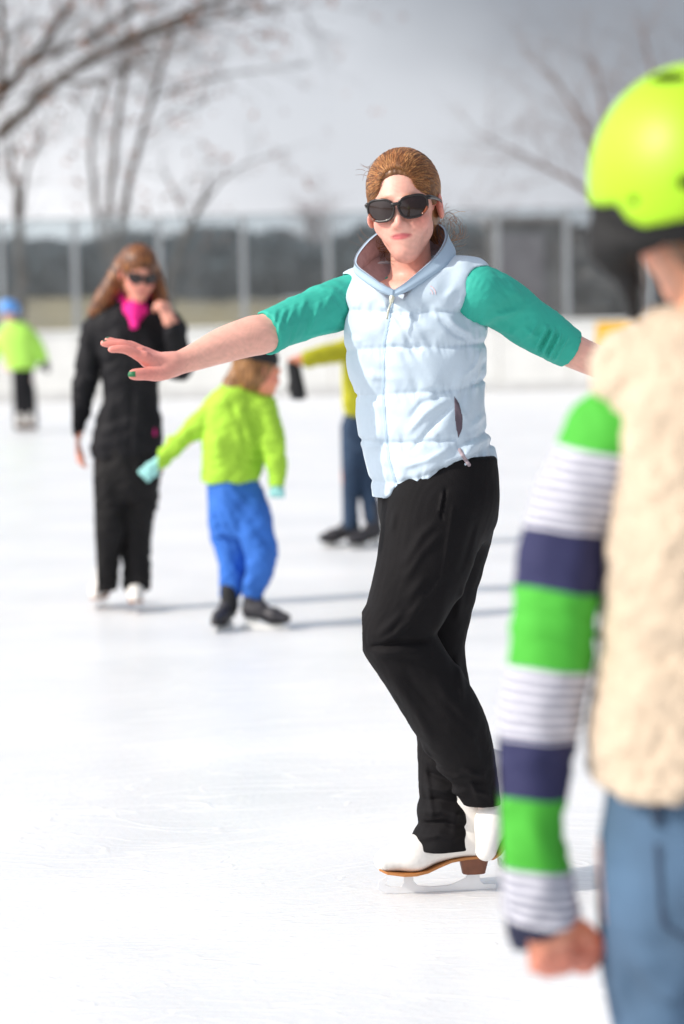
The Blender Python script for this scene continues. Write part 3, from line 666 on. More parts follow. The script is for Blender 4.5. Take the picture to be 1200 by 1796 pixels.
# left hand of hers, behind the striped sleeve, relaxed
def hand(S, wrist, d, up, s=1., curl=.5, side=1, r=1.):
    d = np.array(d, dtype=float); d /= np.linalg.norm(d); up = np.array(up, dtype=float); up -= up @ d*d; up /= np.linalg.norm(up); lat = np.cross(d, up)*side
    P = lambda a, b_, c: np.array(wrist)+s*(d*a+lat*b_+up*c)
    for bx, by, ln in ((.085, .028, .070), (.089, .0095, .078), (.086, -.0095, .072), (.078, -.027, .057)):
        S.cone(P(0, by*.5, 0), P(bx, by, 0), .016*s, .011*s, .012)
        p = P(bx, by, 0); ang = 0
        for k, f in enumerate((.45, .30, .25)):
            ang += curl*(.9, 1.1, .8)[k]; dd = d*math.cos(ang)-up*math.sin(ang); q = p+dd*ln*f*s
            S.cone(p, q, (.0098, .0088, .0078)[k]*s*r, (.0088, .0078, .0066)[k]*s*r, .004); p = q
    p0 = P(.02, .02, -.004); p1 = P(.052, .045, -.016); p2 = P(.08, .052, -.026); p3 = P(.104, .048, -.036)
    S.cone(p0, p1, .017*s, .012*s, .012); S.cone(p1, p2, .0115*s*r, .0098*s*r, .005); S.cone(p2, p3, .0098*s*r, .0078*s*r, .004)
wr = W(1110, 668, D+.07); hand(B, wr, (.85, .25, -.5), (.3, .1, .9), 1., .22, 1)
# legs inside the trousers
legN = [(775, 900, -.05, .07), (706, 1102, -.11, .048), (790, 1265, -.08, .045), (846, 1395, -.025, .028)]
legS = [(790, 910, .06, .07), (764, 1130, .06, .048), (780, 1300, .055, .042), (790, 1450, .04, .032)]
B.chain(JP(legN, D), .02); B.chain(JP(legS, D), .02)
toe = lambda P_: None
B.ell(W(322, 627, D-.19), (.012, .012, .009), .010); B.ell(W(254, 622, D-.268), (.010, .009, .008), .006); B.ell(W(247, 615, D-.25), (.009, .009, .008), .006)
def skin_col(V):
    c = np.tile(SKIN, (len(V), 1)); hx = W(300, 640, D-.2)[0]
    wv = np.clip((hx+.06-V[:, 0])/.10, 0, 1)*.75; pk = np.array(lin(218, 128, 118)); c = c*(1-wv[:, None])+pk*wv[:, None]
    c = head_color(V, HF, c)
    return c
def body_col(V):
    c = skin_col(V)
    for (x, y, dy, r, g_) in ((231, 656.5, -.302, .0085, lin(24, 104, 62)),):
        p = W(x, y, D+dy); k = (np.abs(V[:, 0]-p[0]) < .0085) & (np.abs(V[:, 2]-p[2]) < .0062) & (V[:, 1] < W(x, y, D-.292)[1]); c[k] = g_
    for (x, y, dy) in ((187, 597, -.24), (182, 600, -.268), (193, 605, -.29)):
        p = W(x, y, D+dy); k = (np.linalg.norm(V-p-np.array((.002, 0, .006)), axis=1) < .0055); c[k] = lin(40, 84, 60)
    return c
lo, hi = W(170, 1600, D), W(1200, 240, D)
B.obj('body', .0027, (lo[0]-.02, D-.42, .05), (hi[0]+.02, D+.30, 1.66), M_skin, me_, body_col)

# --- teal shirt
T = Sdf(); rows_s = [rowpx(p, l_, r_, D, dy, b_, yw) for p, l_, r_, dy, b_, yw in (
    (498, 650, 815, 0, .080, -28), (530, 635, 828, 0, .100, -28), (600, 636, 824, 0, .100, -28), (690, 655, 818, 0, .09, -30), (780, 676, 834, 0, .092, -38), (820, 686, 844, 0, .092, -45))]
T.loft(rows_s, .02); T.plane(W(722, 530, D), (0, 0, 1), .01)
T.cone(W(700, 520, D), W(628, 530, D+.07), .045, .055, .03); T.cone(W(760, 525, D), W(832, 522, D-.06), .045, .056, .03)
T.chain(JP([(628, 526, .07, .060), (575, 540, .0, .053), (520, 561, -.055, .0465), (476, 580, -.10, .0450), (462, 585, -.105, .0445)], D), .02)
T.chain(JP([(838, 514, -.065, .060), (878, 530, -.03, .057), (925, 564, .0, .053), (965, 590, .015, .049), (1003, 615, .03, .0405)], D), .03)
c1, c0 = W(465, 584, D-.105), W(560, 548, D); T.plane(c1, c1-c0+np.array((0, 0, .004)), .002)
c1r, c0r = W(1002, 613, D+.03), W(930, 570, D); T.plane(c1r, c1r-c0r, .002)
T.cone(c1+(c1-c0)*.12, c1+(c0-c1)*.25, .0415, .038, .002, 's'); T.cone(c1r+(c1r-c0r)*.1, c1r+(c0r-c1r)*.25, .0375, .036, .002, 's')
for pts, w_, a_ in (([(590, 500), (560, 560)], .006, .003), ([(565, 520), (545, 585)], .006, .004), ([(540, 515), (515, 590)], .006, .0035), ([(522, 528), (500, 585)], .005, .004), ([(505, 535), (485, 600)], .005, .004), ([(488, 540), (478, 600)], .004, .003),
        ([(470, 548), (490, 605)], .003, .0025), ([(600, 575), (540, 590)], .006, .004), ([(610, 560), (560, 545)], .01, .004), ([(530, 545), (505, 610)], .004, -.003), ([(553, 540), (530, 600)], .005, -.003),
        ([(985, 580), (958, 635)], .004, .009), ([(973, 572), (946, 628)], .004, .010), ([(960, 566), (932, 618)], .005, .009), ([(997, 585), (968, 640)], .0035, .006), ([(945, 560), (915, 600)], .006, .008), ([(966, 575), (940, 622)], .003, -.006), ([(979, 580), (953, 630)], .003, -.004),
        ([(920, 540), (870, 555), (845, 560)], .008, .010), ([(905, 570), (950, 600)], .007, .008), ([(880, 500), (920, 530)], .009, .006), ([(850, 545), (905, 585)], .008, -.007), ([(925, 555), (890, 590)], .006, .004), ([(822, 530), (812, 580)], .005, .003), ([(838, 540), (830, 585)], .005, -.003)):
    T.disp.append(ridge(pts, D, w_, a_, D, -1))
T.disp.append(lambda P: .0014*noise3(P*np.array((1, 1, .8)), 14, 1)+.0006*noise3(P, 50, 2))
shirt = T.obj('shirt', .003, (W(440, 0, D)[0], D-.26, W(0, 850, D)[2]), (W(1030, 0, D)[0], D+.24, 1.56), M_teal, me_)

# --- puffer vest
Vv = Sdf(); vr = [(478, 640, 822, 0, .10, -27), (500, 612, 838, 0, .120, -27), (540, 604, 848, 0, .132, -27), (580, 606, 851, 0, .136, -28), (620, 611, 851, 0, .134, -28), (660, 617, 847, 0, .128, -28), (690, 627, 845, 0, .124, -29),
      (725, 628, 847, 0, .122, -30), (755, 633, 851, 0, .125, -32), (790, 641, 864, 0, .13, -34), (820, 649, 870, 0, .134, -36), (880, 660, 868, 0, .134, -38)]
Vv.loft([rowpx(p, l_, r_, D, dy, b_, yw) for p, l_, r_, dy, b_, yw in vr], .02, n=2.2)
Vv.cone(W(700, 500, D+.02), W(628, 512, D+.07), .055, .052, .035); Vv.cone(W(755, 490, D+.02), W(818, 506, D-.05), .052, .066, .035)
# armholes
aL0, aL1 = W(622, 528, D+.07), W(540, 552, D-.03); Vv.cone(aL0+(aL0-aL1)*.02, aL1, .064, .07, .006, 's')
Vv.cone(W(850, 514, D-.075), W(930, 555, D-.04), .063, .08, .006, 's'); Vv.cone(W(842, 548, D-.15), W(900, 548, D-.11), .050, .07, .010, 's')
# neck opening
Vv.cone(W(714, 492, D-.035), W(714, 400, D-.03), .068, .10, .01, 's'); Vv.cone(W(694, 500, D-.13), W(712, 440, D-.08), .034, .07, .01, 's')
Vv.ell(W(706, 484, D-.02), (.086, .096, .042), .008, 's')
# slanted hem
h0, h1 = W(690, 866, D-.1), W(868, 799, D-.1); hd = h1-h0; Vv.plane(h0, (hd[2], -.06, -hd[0]), .010)
seams = [[(600, 543), (680, 548), (850, 545)], [(600, 615), (680, 608), (760, 606), (860, 600)], [(622, 694), (680, 690), (740, 684), (800, 680), (860, 662)], [(625, 770), (680, 774), (740, 770), (792, 765)], [(800, 775), (862, 752)], [(645, 842), (700, 842), (765, 818), (830, 794), (875, 772)]]
sq = [[W(x, y, D)[[0, 2]] for x, y in s_] for s_ in seams]; zl = [(690, 512), (672, 600), (671, 700), (680, 800), (698, 870)]; zq = [W(x, y, D)[[0, 2]] for x, y in zl]
def puff(P):
    d = np.full(len(P), 9.)
    for q in sq:
        for i in range(len(q)-1): d = np.minimum(d, seg2(P, q[i], q[i+1])[0])
    front = np.clip(.5-(P[:, 1]-D)/.05, 0, 1); side_ = 1-.45*np.clip((W(660, 600, D)[0]-P[:, 0])/.05, 0, 1); dz_ = np.full(len(P), 9.)
    for i in range(len(zq)-1): dz_ = np.minimum(dz_, seg2(P, zq[i], zq[i+1])[0])
    nn = noise3(P*np.array((1, .3, .35)), 17, 5); n2 = noise3(P*np.array((1, .4, 1)), 9, 6)
    s = .003-side_*(.0044*np.exp(-(d/.006)**2)+.0046*np.exp(-(d/.024)**2))
    s = s+.0013*noise3(P*np.array((1, .4, .3)), 42, 15)*np.exp(-(d/.016)**2)+.0042*nn*np.exp(-(d/.028)**2)*(1-.5*np.exp(-(d/.006)**2))+.0020*n2
    s = s-.0045*front*np.exp(-(dz_/.009)**2)-.003*front*np.exp(-(dz_/.025)**2)+.0020*front*noise3(P*np.array((.3, .3, 1.)), 22, 8)*np.exp(-(dz_/.045)**2)
    return s
Vv.disp.append(puff)
for pts, w_, a_ in (([(790, 690), (740, 722), (705, 762)], .007, .006), ([(776, 688), (735, 704), (712, 735)], .006, -.005), ([(795, 700), (752, 745), (715, 790)], .006, -.005), ([(782, 735), (745, 775)], .008, .004), ([(770, 545), (800, 575), (830, 590)], .007, .006), ([(760, 555), (790, 583), (825, 600)], .006, -.005),
        ([(812, 520), (790, 545)], .006, .005), ([(800, 500), (770, 530)], .007, .005), ([(660, 530), (685, 545)], .006, .005), ([(648, 520), (640, 560)], .006, .004), ([(632, 500), (650, 530)], .006, -.004), ([(690, 540), (700, 560)], .004, .004), ([(720, 535), (735, 552)], .004, -.004),
        ([(845, 600), (830, 640), (805, 665)], .006, .006), ([(850, 625), (838, 655)], .005, -.005), ([(855, 720), (825, 745), (815, 755)], .007, .006), ([(862, 762), (830, 775), (805, 790)], .006, .005), ([(795, 700), (815, 740)], .006, .006), ([(770, 805), (830, 785)], .005, .005), ([(700, 815), (745, 800), (790, 775)], .006, .005),
        ([(650, 640), (655, 675)], .006, .004), ([(640, 700), (660, 730)], .008, -.004), ([(660, 745), (650, 790)], .008, .004), ([(605, 590), (640, 600)], .006, .005)):
    Vv.disp.append(ridge(pts, D, w_, a_, D, -1))
vlo, vhi = (W(590, 0, D)[0], D-.22, W(0, 885, D)[2]), (W(885, 0, D)[0], D+.22, 1.50)
vest = Vv.obj('puffer_vest', .003, vlo, vhi, M_vest, me_)
patch('front_zip', Vv, line2d(zl[:-1]+[(696, 856)], D, .0035), .0015, .0022, vlo, vhi, M_vest_band, vest, D)
patch('pocket_opening', Vv, poly2d([(792, 690), (801, 704), (807, 728), (806, 748), (799, 764), (794, 740)], D), .002, .003, vlo, vhi, mat('dark_mauve', lin(92, 80, 90), .85, .1, 30), vest, D)
patch('hem_toggle', Vv, line2d([(801, 783), (811, 800), (824, 818)], D, .004), .004, .0025, vlo, vhi, M_lining, vest, D)
M_logo = mat('pale_pink_embroidery', lin(222, 186, 190), .7, .05, 20)
arcs = [[(744+r_*math.cos(a), 517-r_*math.sin(a)) for a in np.linspace(0, 1.57, 7)] for r_ in (6, 11, 16)]
words = [[(749, 523), (752, 523)], [(754, 523), (757, 523)], [(759, 523), (763, 523)], [(766, 524), (770, 524)], [(747, 528), (751, 528)], [(753, 528), (757, 528)], [(759, 528), (762, 528)], [(764, 529), (769, 529)]]
lf = [line2d(q, D, .0011) for q in arcs+words]
patch('chest_logo', Vv, lambda P: np.min([f(P) for f in lf], 0), .0012, .0015, (W(740, 0, D)[0], D-.22, W(0, 535, D)[2]), (W(775, 0, D)[0], D, W(0, 495, D)[2]), M_logo, vest, D)
# zip pull
zp = MB(); z0, z1, z2 = W(689, 514, D-.150), W(686, 531, D-.155), W(679, 560, D-.158)
zp.tube([z0, (z0+z1)/2, z1], [.004, .006, .004], 8); zp.tube([z1, (z1+z2)/2+np.array((-.002, -.004, 0)), z2], [.0022, .0028, .002], 6); zp.obj('zip_pull', M_zip, vest)
# stand-up collar, open in a V
top = [(692, 508, -.150), (672, 500, -.150), (650, 484, -.140), (621, 464, -.105), (626, 446, -.05), (645, 422, .0), (668, 404, .05), (700, 393, .085), (735, 388, .095), (765, 390, .075), (781, 400, .03), (784, 416, -.02), (775, 436, -.065), (756, 458, -.10), (730, 480, -.13), (708, 498, -.148), (692, 508, -.150)]
bot = [(692, 521, -.148), (672, 514, -.142), (648, 500, -.122), (624, 481, -.085), (634, 474, -.03), (650, 458, .02), (672, 448, .06), (702, 440, .085), (735, 438, .092), (768, 440, .075), (792, 446, .03), (798, 452, -.03), (787, 465, -.075), (765, 481, -.106), (738, 498, -.129), (714, 512, -.143), (692, 521, -.148)]
def resample(pts, n_):
    A = np.array([W(x, y, D+dy) for x, y, dy in pts]); T_ = np.linspace(0, len(A)-1, n_); Q = np.stack([np.interp(T_, range(len(A)), A[:, k]) for k in range(3)], 1)
    for _ in range(6): Q[1:-1] = (Q[:-2]+2*Q[1:-1]+Q[2:])/4
    return Q
nU, nW = 97, 9; tp, bo = resample(top, nU), resample(bot, nU); cen = W(715, 470, D-.02); V = []; F = []; MI = []
for layer in (0, 1):
    for j in range(nW):
        v = j/(nW-1)
        for i in range(nU):
            p = bo[i]*(1-v)+tp[i]*v; nrm = p-cen; nrm[2] *= .2; nrm /= np.linalg.norm(nrm); th = .0065*math.sin(math.pi*min(max(v*.9+.06, .0), 1))+.0015
            th += .0022*math.sin(v*math.pi*2.2)*(1 if layer == 0 else .4)
            V.append(p+nrm*(th if layer == 0 else -th))
n0 = nU*nW
for j in range(nW-1):
    for i in range(nU-1):
        a = j*nU+i; F.append([a, a+nU, a+nU+1, a+1]); MI.append(0); F.append([n0+a, n0+a+1, n0+a+nU+1, n0+a+nU]); MI.append(1)
for j in (0, nW-1):
    for i in range(nU-1):
        a = j*nU+i; F.append([a, a+1, n0+a+1, n0+a]); MI.append(0)
for i in (0, nU-1):
    for j in range(nW-1):
        a = j*nU+i; F.append([a, n0+a, n0+a+nU, a+nU]); MI.append(0)
cm = MB(); cm.V = V; cm.F = F; cm.MI = MI; cl_ = cm.obj('collar', [M_vest_band, M_lining], vest)
lm_ = MB(); V = []
for i in range(nU):
    u = i/(nU-1); e_ = min(1, min(u, 1-u)/.10); f_ = .90-.34*e_
    for v in (0, .33, .66, 1): p = bo[i]*(1-v)+(bo[i]*f_+cen*(1-f_)+np.array((0, 0, -.03*e_-.004)))*v; V.append(p+np.array((0, 0, .006*(1-v)))+(cen-p)*.03)
lm_.add(V, [[i*4+k, i*4+k+1, i*4+5+k, i*4+4+k] for i in range(nU-1) for k in range(3)]); lm_.obj('lining', M_lining, cl_)

# --- trousers
Pn = Sdf(); pr = [(800, 672, 866, 0, .105, -45), (840, 670, 870, 0, .115, -50), (880, 668, 871, 0, .12, -55), (915, 672, 866, .0, .12, -55), (950, 690, 850, .01, .10, -55)]
Pn.chain(JP([(762, 900, -.055, .110), (742, 990, -.085, .100), (705, 1085, -.11, .080), (695, 1112, -.115, .078), (735, 1180, -.105, .074), (783, 1255, -.085, .077), (812, 1312, -.06, .066), (842, 1395, -.03, .042), (848, 1425, -.025, .040)], D), .008)
Pn.plane(W(846, 1411, D-.03), (.05, 0, -1), .003)      # the raised leg ends higher than the standing one
Pn.chain(JP([(790, 905, .06, .100), (783, 960, .06, .092), (762, 1110, .055, .070), (762, 1150, .06, .066), (778, 1240, .06, .062), (778, 1330, .055, .056), (783, 1400, .05, .058), (783, 1428, .045, .063), (786, 1452, .04, .060), (774, 1482, .035, .067), (772, 1505, .035, .069)], D), .012, k0=.012)
Pn.loft([rowpx(p, l_, r_, D, dy, b_, yw) for p, l_, r_, dy, b_, yw in pr], .03)
c = W(775, 1489, D+.04); Pn.plane(c, (.02, -.1, -1), .003)
for pts, w_, a_ in (([(790, 870), (770, 1000), (700, 1090)], .004, .002), ([(830, 900), (800, 1000)], .008, -.003), ([(690, 880), (684, 930)], .006, .003), ([(770, 895), (735, 925), (700, 985)], .010, .0045), ([(775, 915), (735, 955), (700, 1010)], .009, .004), ([(750, 985), (700, 1045)], .010, .004), ([(745, 1020), (705, 1075)], .008, .004), ([(710, 1050), (650, 1105)], .009, .005),
        ([(640, 1118), (690, 1106), (752, 1108)], .006, -.007), ([(645, 1130), (700, 1122), (745, 1128)], .009, .006), ([(720, 1060), (690, 1092), (655, 1112)], .007, .005), ([(670, 1150), (720, 1220), (760, 1290)], .013, .006), ([(700, 1150), (770, 1240)], .010, -.004), ([(750, 1160), (800, 1230), (840, 1290)], .012, .005),
        ([(770, 1200), (830, 1270), (855, 1330)], .010, -.005), ([(800, 1330), (850, 1350)], .007, .005), ([(810, 1352), (858, 1362)], .006, -.004), ([(820, 1370), (860, 1385)], .006, .005), ([(815, 1340), (840, 1400)], .006, .004), ([(840, 1330), (858, 1400)], .004, .003),
        ([(735, 1330), (790, 1350), (820, 1345)], .008, .006), ([(738, 1352), (800, 1372)], .007, -.006), ([(735, 1380), (780, 1385), (825, 1375)], .008, .006), ([(730, 1410), (770, 1402), (820, 1412)], .008, -.006), ([(728, 1425), (775, 1418), (825, 1432)], .009, .008), ([(735, 1447), (780, 1440), (825, 1452)], .007, -.008), ([(725, 1470), (770, 1458), (815, 1470)], .008, .006),
        ([(780, 1000), (760, 1100)], .012, .004), ([(812, 1010), (800, 1100)], .009, .005), ([(800, 1140), (806, 1220)], .008, .005), ([(730, 1290), (760, 1330)], .007, .005), ([(745, 1340), (760, 1440)], .006, .004), ([(800, 1400), (795, 1475)], .008, .004), ([(778, 845), (768, 890), (772, 905)], .003, -.004), ([(773, 850), (764, 892)], .003, .004)):
    Pn.disp.append(ridge(pts, D, w_, a_*1.25, D+.1, -1))
Pn.disp.append(lambda P: .0016*noise3(P*np.array((1, 1, .5)), 7, 3)+.0004*noise3(P*np.array((1, 1, .6)), 26, 4))
Pn.obj('trousers', .003, (W(610, 0, D)[0], D-.26, .07), (W(890, 0, D)[0], D+.24, W(0, 800, D)[2]), M_pants, me_)

# --- hair
def hair_groove(fr, amp=.0008, f=110):
    def g(P):
        q = fr.inv(P); ph = np.arctan2(q[:, 0]+.004*np.sin(q[:, 1]*60), q[:, 2]+.02); rr = q[:, 1]*14
        return amp*(np.sin(ph*f*.5+2*np.sin(rr))+.6*np.sin(ph*f*1.13+1.3+3*np.sin(rr*.7)))*.5
    return g
H_ = Sdf(); H_.ell((0, .022, .041), (.0775, .098, .0850), fr=HF); H_.ell((0, .030, -.015), (.074, .080, .058), .008, fr=HF)
H_.ell((0, -.10, -.006), (.066, .072, .0845), .008, 's', fr=HF); H_.ell((0, -.085, -.075), (.085, .085, .065), .012, 's', fr=HF)
H_.ell((.083, -.002, -.014), (.020, .022, .036), .006, 's', fr=HF); H_.ell((-.083, -.002, -.014), (.020, .022, .036), .006, 's', fr=HF)
H_.cone((-.069, -.022, .04), (-.0715, -.014, -.012), .007, .004, .012, fr=HF); H_.cone((.068, -.026, .04), (.0705, -.016, .0), .007, .004, .012, fr=HF)
H_.cone((0, .115, -.01), (.03, .13, -.05), .022, .024, .015, fr=HF); H_.cone((.03, .13, -.05), (.066, .10, -.095), .024, .012, .015, fr=HF)
H_.disp.append(hair_groove(HF)); H_.disp.append(lambda P: .0007*noise3(P*np.array((1, .35, .6)), 18, 9))
hc = HF.t; hair = H_.obj('hair', .0022, hc-np.array((.14, .14, .17)), hc+np.array((.16, .22, .16)), M_hair, me_)
def wisps(name, par, fr, starts, m, n_, seed, r=.0006):
    R = np.random.default_rng(seed); mb = MB()
    for p, d, L_ in starts:
        for _ in range(n_):
            a = np.array(p)+R.normal(size=3)*.006; dd = np.array(d, dtype=float)+R.normal(size=3)*.25; dd /= np.linalg.norm(dd); Q = [fr.fw(a)]; cv = R.normal(size=3)*.9
            for k in range(9): dd = dd+cv*.28+np.array((0, 0, -.05)); dd /= np.linalg.norm(dd); a = a+dd*L_/9; Q.append(fr.fw(a))
            mb.tube(Q, [r*(1-.07*k) for k in range(10)], 3)
    mb.obj(name, m, par)
def curls(name, par, fr, m, n_, seed):
    R = np.random.default_rng(seed); mb = MB()
    for i in range(n_):
        c = np.array((.082, .075, -.055))+R.normal(size=3)*.010; ax = R.uniform(.012, .030); ay = R.uniform(.02, .036); ph = R.uniform(0, 6.3); ln = R.uniform(1.0, 2.8); P_ = []
        for k in range(16):
            a = ph+ln*k/15; P_.append(fr.fw(c+np.array((ax*math.cos(a), .012*math.sin(a*.7+i), ay*math.sin(a)-.012*k/15))))
        mb.tube(P_, [.0005*(1-.5*k/15) for k in range(16)], 3, mi=int(R.integers(0, 4)))
    o = mb.obj(name, m, par); o['kind'] = 'stuff'
wisps('loose_strands', hair, HF, [((.066, .10, -.09), (.5, 0, -.8), .05), ((-.06, .05, -.08), (-.8, -.5, -.3), .09), ((-.05, .06, -.09), (-1, -.6, -.35), .10), ((-.06, 0, .09), (-.5, .8, .3), .03)], M_hair, 12, 4)

def combed(name, par, cen, rad, cut_c, cut_r, bun, n_, m, fr, seed=3, r=.00052):
    R = np.random.default_rng(seed); mb = MB(); cen = np.array(cen); rad = np.array(rad); bd = np.array(bun)-cen; bd = bd/rad; bd /= np.linalg.norm(bd)
    for i in range(n_):
        a = R.uniform(-1.75, 1.75); s0 = np.array((math.sin(a)*.95, -1.7, math.cos(a)*1.0)); s0 = s0+R.normal(size=3)*.05; s0 /= np.linalg.norm(s0); Q = []; off = R.uniform(-.002, .013); wb = R.uniform(0, 6, 3); wv = R.normal(size=3)*.02; ph = R.uniform(0, 6)
        for k in range(26):
            t = (k/25)**1.0; d = s0*(1-t)+bd*t+np.array((.30*math.sin(a), .05, .40*max(0, math.cos(a))))*math.sin(math.pi*t)+wv*math.sin(3*t*3.14+ph); d /= np.linalg.norm(d); q = cen+d*rad*(1.012+off*min(1, k/3)+.0018*math.sin(k*.8+wb[0]))+np.array((.0012*math.sin(k*.7+wb[1]), 0, .0012*math.sin(k*.6+wb[2])))
            if ((q-cut_c)/cut_r) @ ((q-cut_c)/cut_r) < .85 or (q[2] < -.005 and q[1] < .02): Q = []; continue
            Q.append(fr.fw(q))
        if len(Q) > 4: mb.tube(Q, [r*min(1, .35+.3*k) for k in range(len(Q))], 3, mi=int(R.integers(0, 4)))
    o = mb.obj(name, m, par); o['kind'] = 'stuff'
combed('hair_strands', hair, (0, .022, .041), (.0780, .0985, .0855), np.array((0, -.10, -.006)), np.array((.066, .072, .0845)), (0, .12, -.01), 3200, [mat('strand_%s' % s_, lin(*c_), .38, .2, 60) for s_, c_ in (('dark', (104, 68, 40)), ('mid', (128, 80, 46)), ('gold', (168, 108, 60)), ('light', (206, 150, 94)))], HF)

curls('ponytail_curls', hair, HF, [MATS['strand_'+s_] for s_ in ('mid', 'gold', 'light', 'gold')], 60, 5)

# --- sunglasses
M_frame = mat('tortoise_frame', lin(24, 16, 15), .3, .5, 60, coat=.15); M_lens = mat('brown_lens', lin(40, 27, 26), .12, .1, 10, coat=.25, spec=.4)
M_amber = mat('amber_tortoise', lin(120, 56, 24), .2, .6, 90, coat=.6)
def glasses(par, fr, cx=.0345, hw=.0298, zt_=.0195, zb=-.0265, y0=-.1075, cv=5.6, with_amber=True, fm=None, lm=None):
    fm = fm or M_frame; lm = lm or M_lens; fo = MB(); le = MB(); ams = []
    yy = lambda x: y0+cv*x*x
    for s in (-1, 1):
        ring = []
        for k in range(40):
            a = 2*math.pi*k/40; ex = .72; c_, s_ = math.cos(a), math.sin(a)
            x = hw*math.copysign(abs(c_)**ex, c_); z = (zt_ if s_ > 0 else -zb)*math.copysign(abs(s_)**.8, s_)
            z += .003*c_ if True else 0          # slightly higher towards the temples
            if s_ < 0: x = x*(1-.10*abs(s_))+.001
            ring.append((cx+x, z))
        ring3 = [fr.fw((s*x, yy(x), z)) for x, z in ring]
        fo.tube(ring3, .0027*fr.s, 7, closed=True)
        V = [fr.fw((s*cx, yy(cx)-.0030, -.002))]; F = []
        for f in (.35, .7, 1.):
            for x, z in ring: xx = cx+(x-cx)*f; V.append(fr.fw((s*xx, yy(xx)-.003*(1-f*f), -.002*(1-f)+z*f)))
        for k in range(40):
            j = (k+1) % 40; F.append([0, 1+k, 1+j][::s]); 
            for q in (0, 40): F.append([1+q+k, 41+q+k, 41+q+j, 1+q+j][::s])
        le.add(V, F)
        x = cx+hw; p = [fr.fw((s*x*.985, yy(x), .012)), fr.fw((s*(x+.004), yy(x)+.012, .012)), fr.fw((s*.0745, -.03, .008)), fr.fw((s*.079, .008, .004)), fr.fw((s*.078, .03, -.012))]
        fo.tube(p, [.0055*fr.s, .0055*fr.s, .0042*fr.s, .003*fr.s, .002*fr.s], 6)
        if with_amber:
            am = MB()
            P_ = [fr.fw((s*x_, yy(x_)-.001, z_)) for x_, z_ in [r for i_, r in enumerate(ring) if i_ in (38, 37, 36, 35, 34, 33)]]; am.tube(P_, .0033*fr.s, 6); ams.append(am)
    fo.tube([fr.fw((x, yy(x)-.001, .006-.0*abs(x))) for x in (-.010, -.005, 0, .005, .010)], [.004*fr.s]*5, 7)
    g = fo.obj('sunglasses', fm, par); le.obj('lens', lm, g)
    for am in ams: am.obj('amber_rim', M_amber, g)
    return g
glasses(me_, HF)

# --- skates
def aim(toe_dir, up):
    x = np.array(toe_dir, dtype=float); x /= np.linalg.norm(x); z = np.array(up, dtype=float); z -= z @ x*x; z /= np.linalg.norm(z); y = np.cross(z, x); return np.stack([x, y, z], 1)
fs = Fr((W(833, 1556, D)[0], D+.03, .001), aim((-1, -.10, 0), (0, 0, 1)), 1.07)
skate(me_, fs, M_white_leather, M_tan, M_brown_heel, M_steel, .0028, .13)
toe_p = W(848, 1497, D-.06); xd = np.array((-.38, -.45, -.80)); xd /= np.linalg.norm(xd); upv = np.array((-.75, -.35, .55)); Ra = aim(xd, upv)
fr2 = Fr(toe_p-Ra @ np.array((.195, 0, .075))*.98, Ra, .98)
skate(me_, fr2, M_white_leather, M_tan, M_brown_heel, M_steel, .0028, .13, laces=M_white_leather)

# ================================================================== FOREGROUND SKATER (seen from behind, far out of focus)
K = 2.83; g1 = G(1275, 2480)
M_fleece = mat('sherpa_fleece', lin(196, 177, 154), .95, .09, 30, 1.0, 90, sheen=.3)
M_denim = mat('denim', lin(72, 98, 124), .85, .34, 5, .3, 300)
M_denim_dark = mat('denim_seam', lin(38, 54, 76), .85, .2, 30)
M_lime = mat('lime_shell', lin(160, 208, 20), .48, .03, 3, coat=.0)
M_pad = mat('black_pad', lin(14, 13, 15), .8, .15, 20, .2, 80)
M_hair2 = hair_mat('brown_hair', lin(80, 52, 34), lin(128, 88, 56), lin(170, 124, 82))
bp_ = thing('person', (W(1275, 1400, K)[0], K, 0), 'child in lime helmet, cream fleece vest and jeans, back turned, at the right edge', 'person')
xc = 1278
BF = Fr(W(xc-42, 352, K), eul(180+22, 4, 4), 1.0)
B2 = Sdf(); B2.loft([rowpx(p, l_, r_, K, 0, b_, 0) for p, l_, r_, b_ in ((600, 1120, 1440, .07), (680, 1080, 1470, .09), (900, 1100, 1450, .10), (1200, 1090, 1460, .09), (1400, 1090, 1460, .09), (1500, 1090, 1460, .09))], .02)
add_head(B2, BF, W(xc-20, 640, K), .05)
armA = [(1044, 830, .0, .026), (1004, 930, .0, .028), (984, 1040, .0, .030), (972, 1150, .0, .031), (940, 1350, -.01, .030), (942, 1450, -.015, .028), (950, 1550, -.02, .025), (965, 1640, -.02, .024)]
B2.chain(JP(armA, K), .02)
armB = [(1500, 735, .0, .040), (1560, 1100, .0, .036), (1560, 1350, -.05, .03), (1545, 1600, -.06, .024)]
B2.chain(JP(armB, K), .02)
def P_(*p): return [(W(x, y, K+dy), r) for x, y, dy, r in p]
B2.chain(P_((962, 1620, -.02, .023), (966, 1648, -.025, .0255)), .012); B2.chain(P_((975, 1620, -.01, .022), (1000, 1645, .0, .020)), .012)
B2.chain(P_((940, 1645, -.035, .0125), (926, 1672, -.05, .0105), (940, 1692, -.06, .0095), (962, 1690, -.05, .0085)), .004)
B2.chain(P_((955, 1658, -.038, .0125), (948, 1684, -.052, .0105), (962, 1700, -.055, .0095), (982, 1690, -.045, .0085)), .004)
B2.chain(P_((972, 1660, -.03, .012), (972, 1685, -.042, .0102), (986, 1697, -.045, .0092), (1002, 1684, -.035, .0082)), .004)
B2.chain(P_((986, 1655, -.02, .0115), (992, 1678, -.03, .0095), (1004, 1688, -.03, .0085), (1016, 1676, -.02, .0078)), .004)
B2.chain(P_((1000, 1630, .0, .015), (1024, 1636, .0, .0115), (1040, 1664, -.005, .0105), (1032, 1690, -.02, .0095), (1014, 1694, -.028, .0085)), .006)
hand(B2, W(1545, 1600, K-.06), (0, -.1, -1), (1, 0, .1), 1., .6, -1)
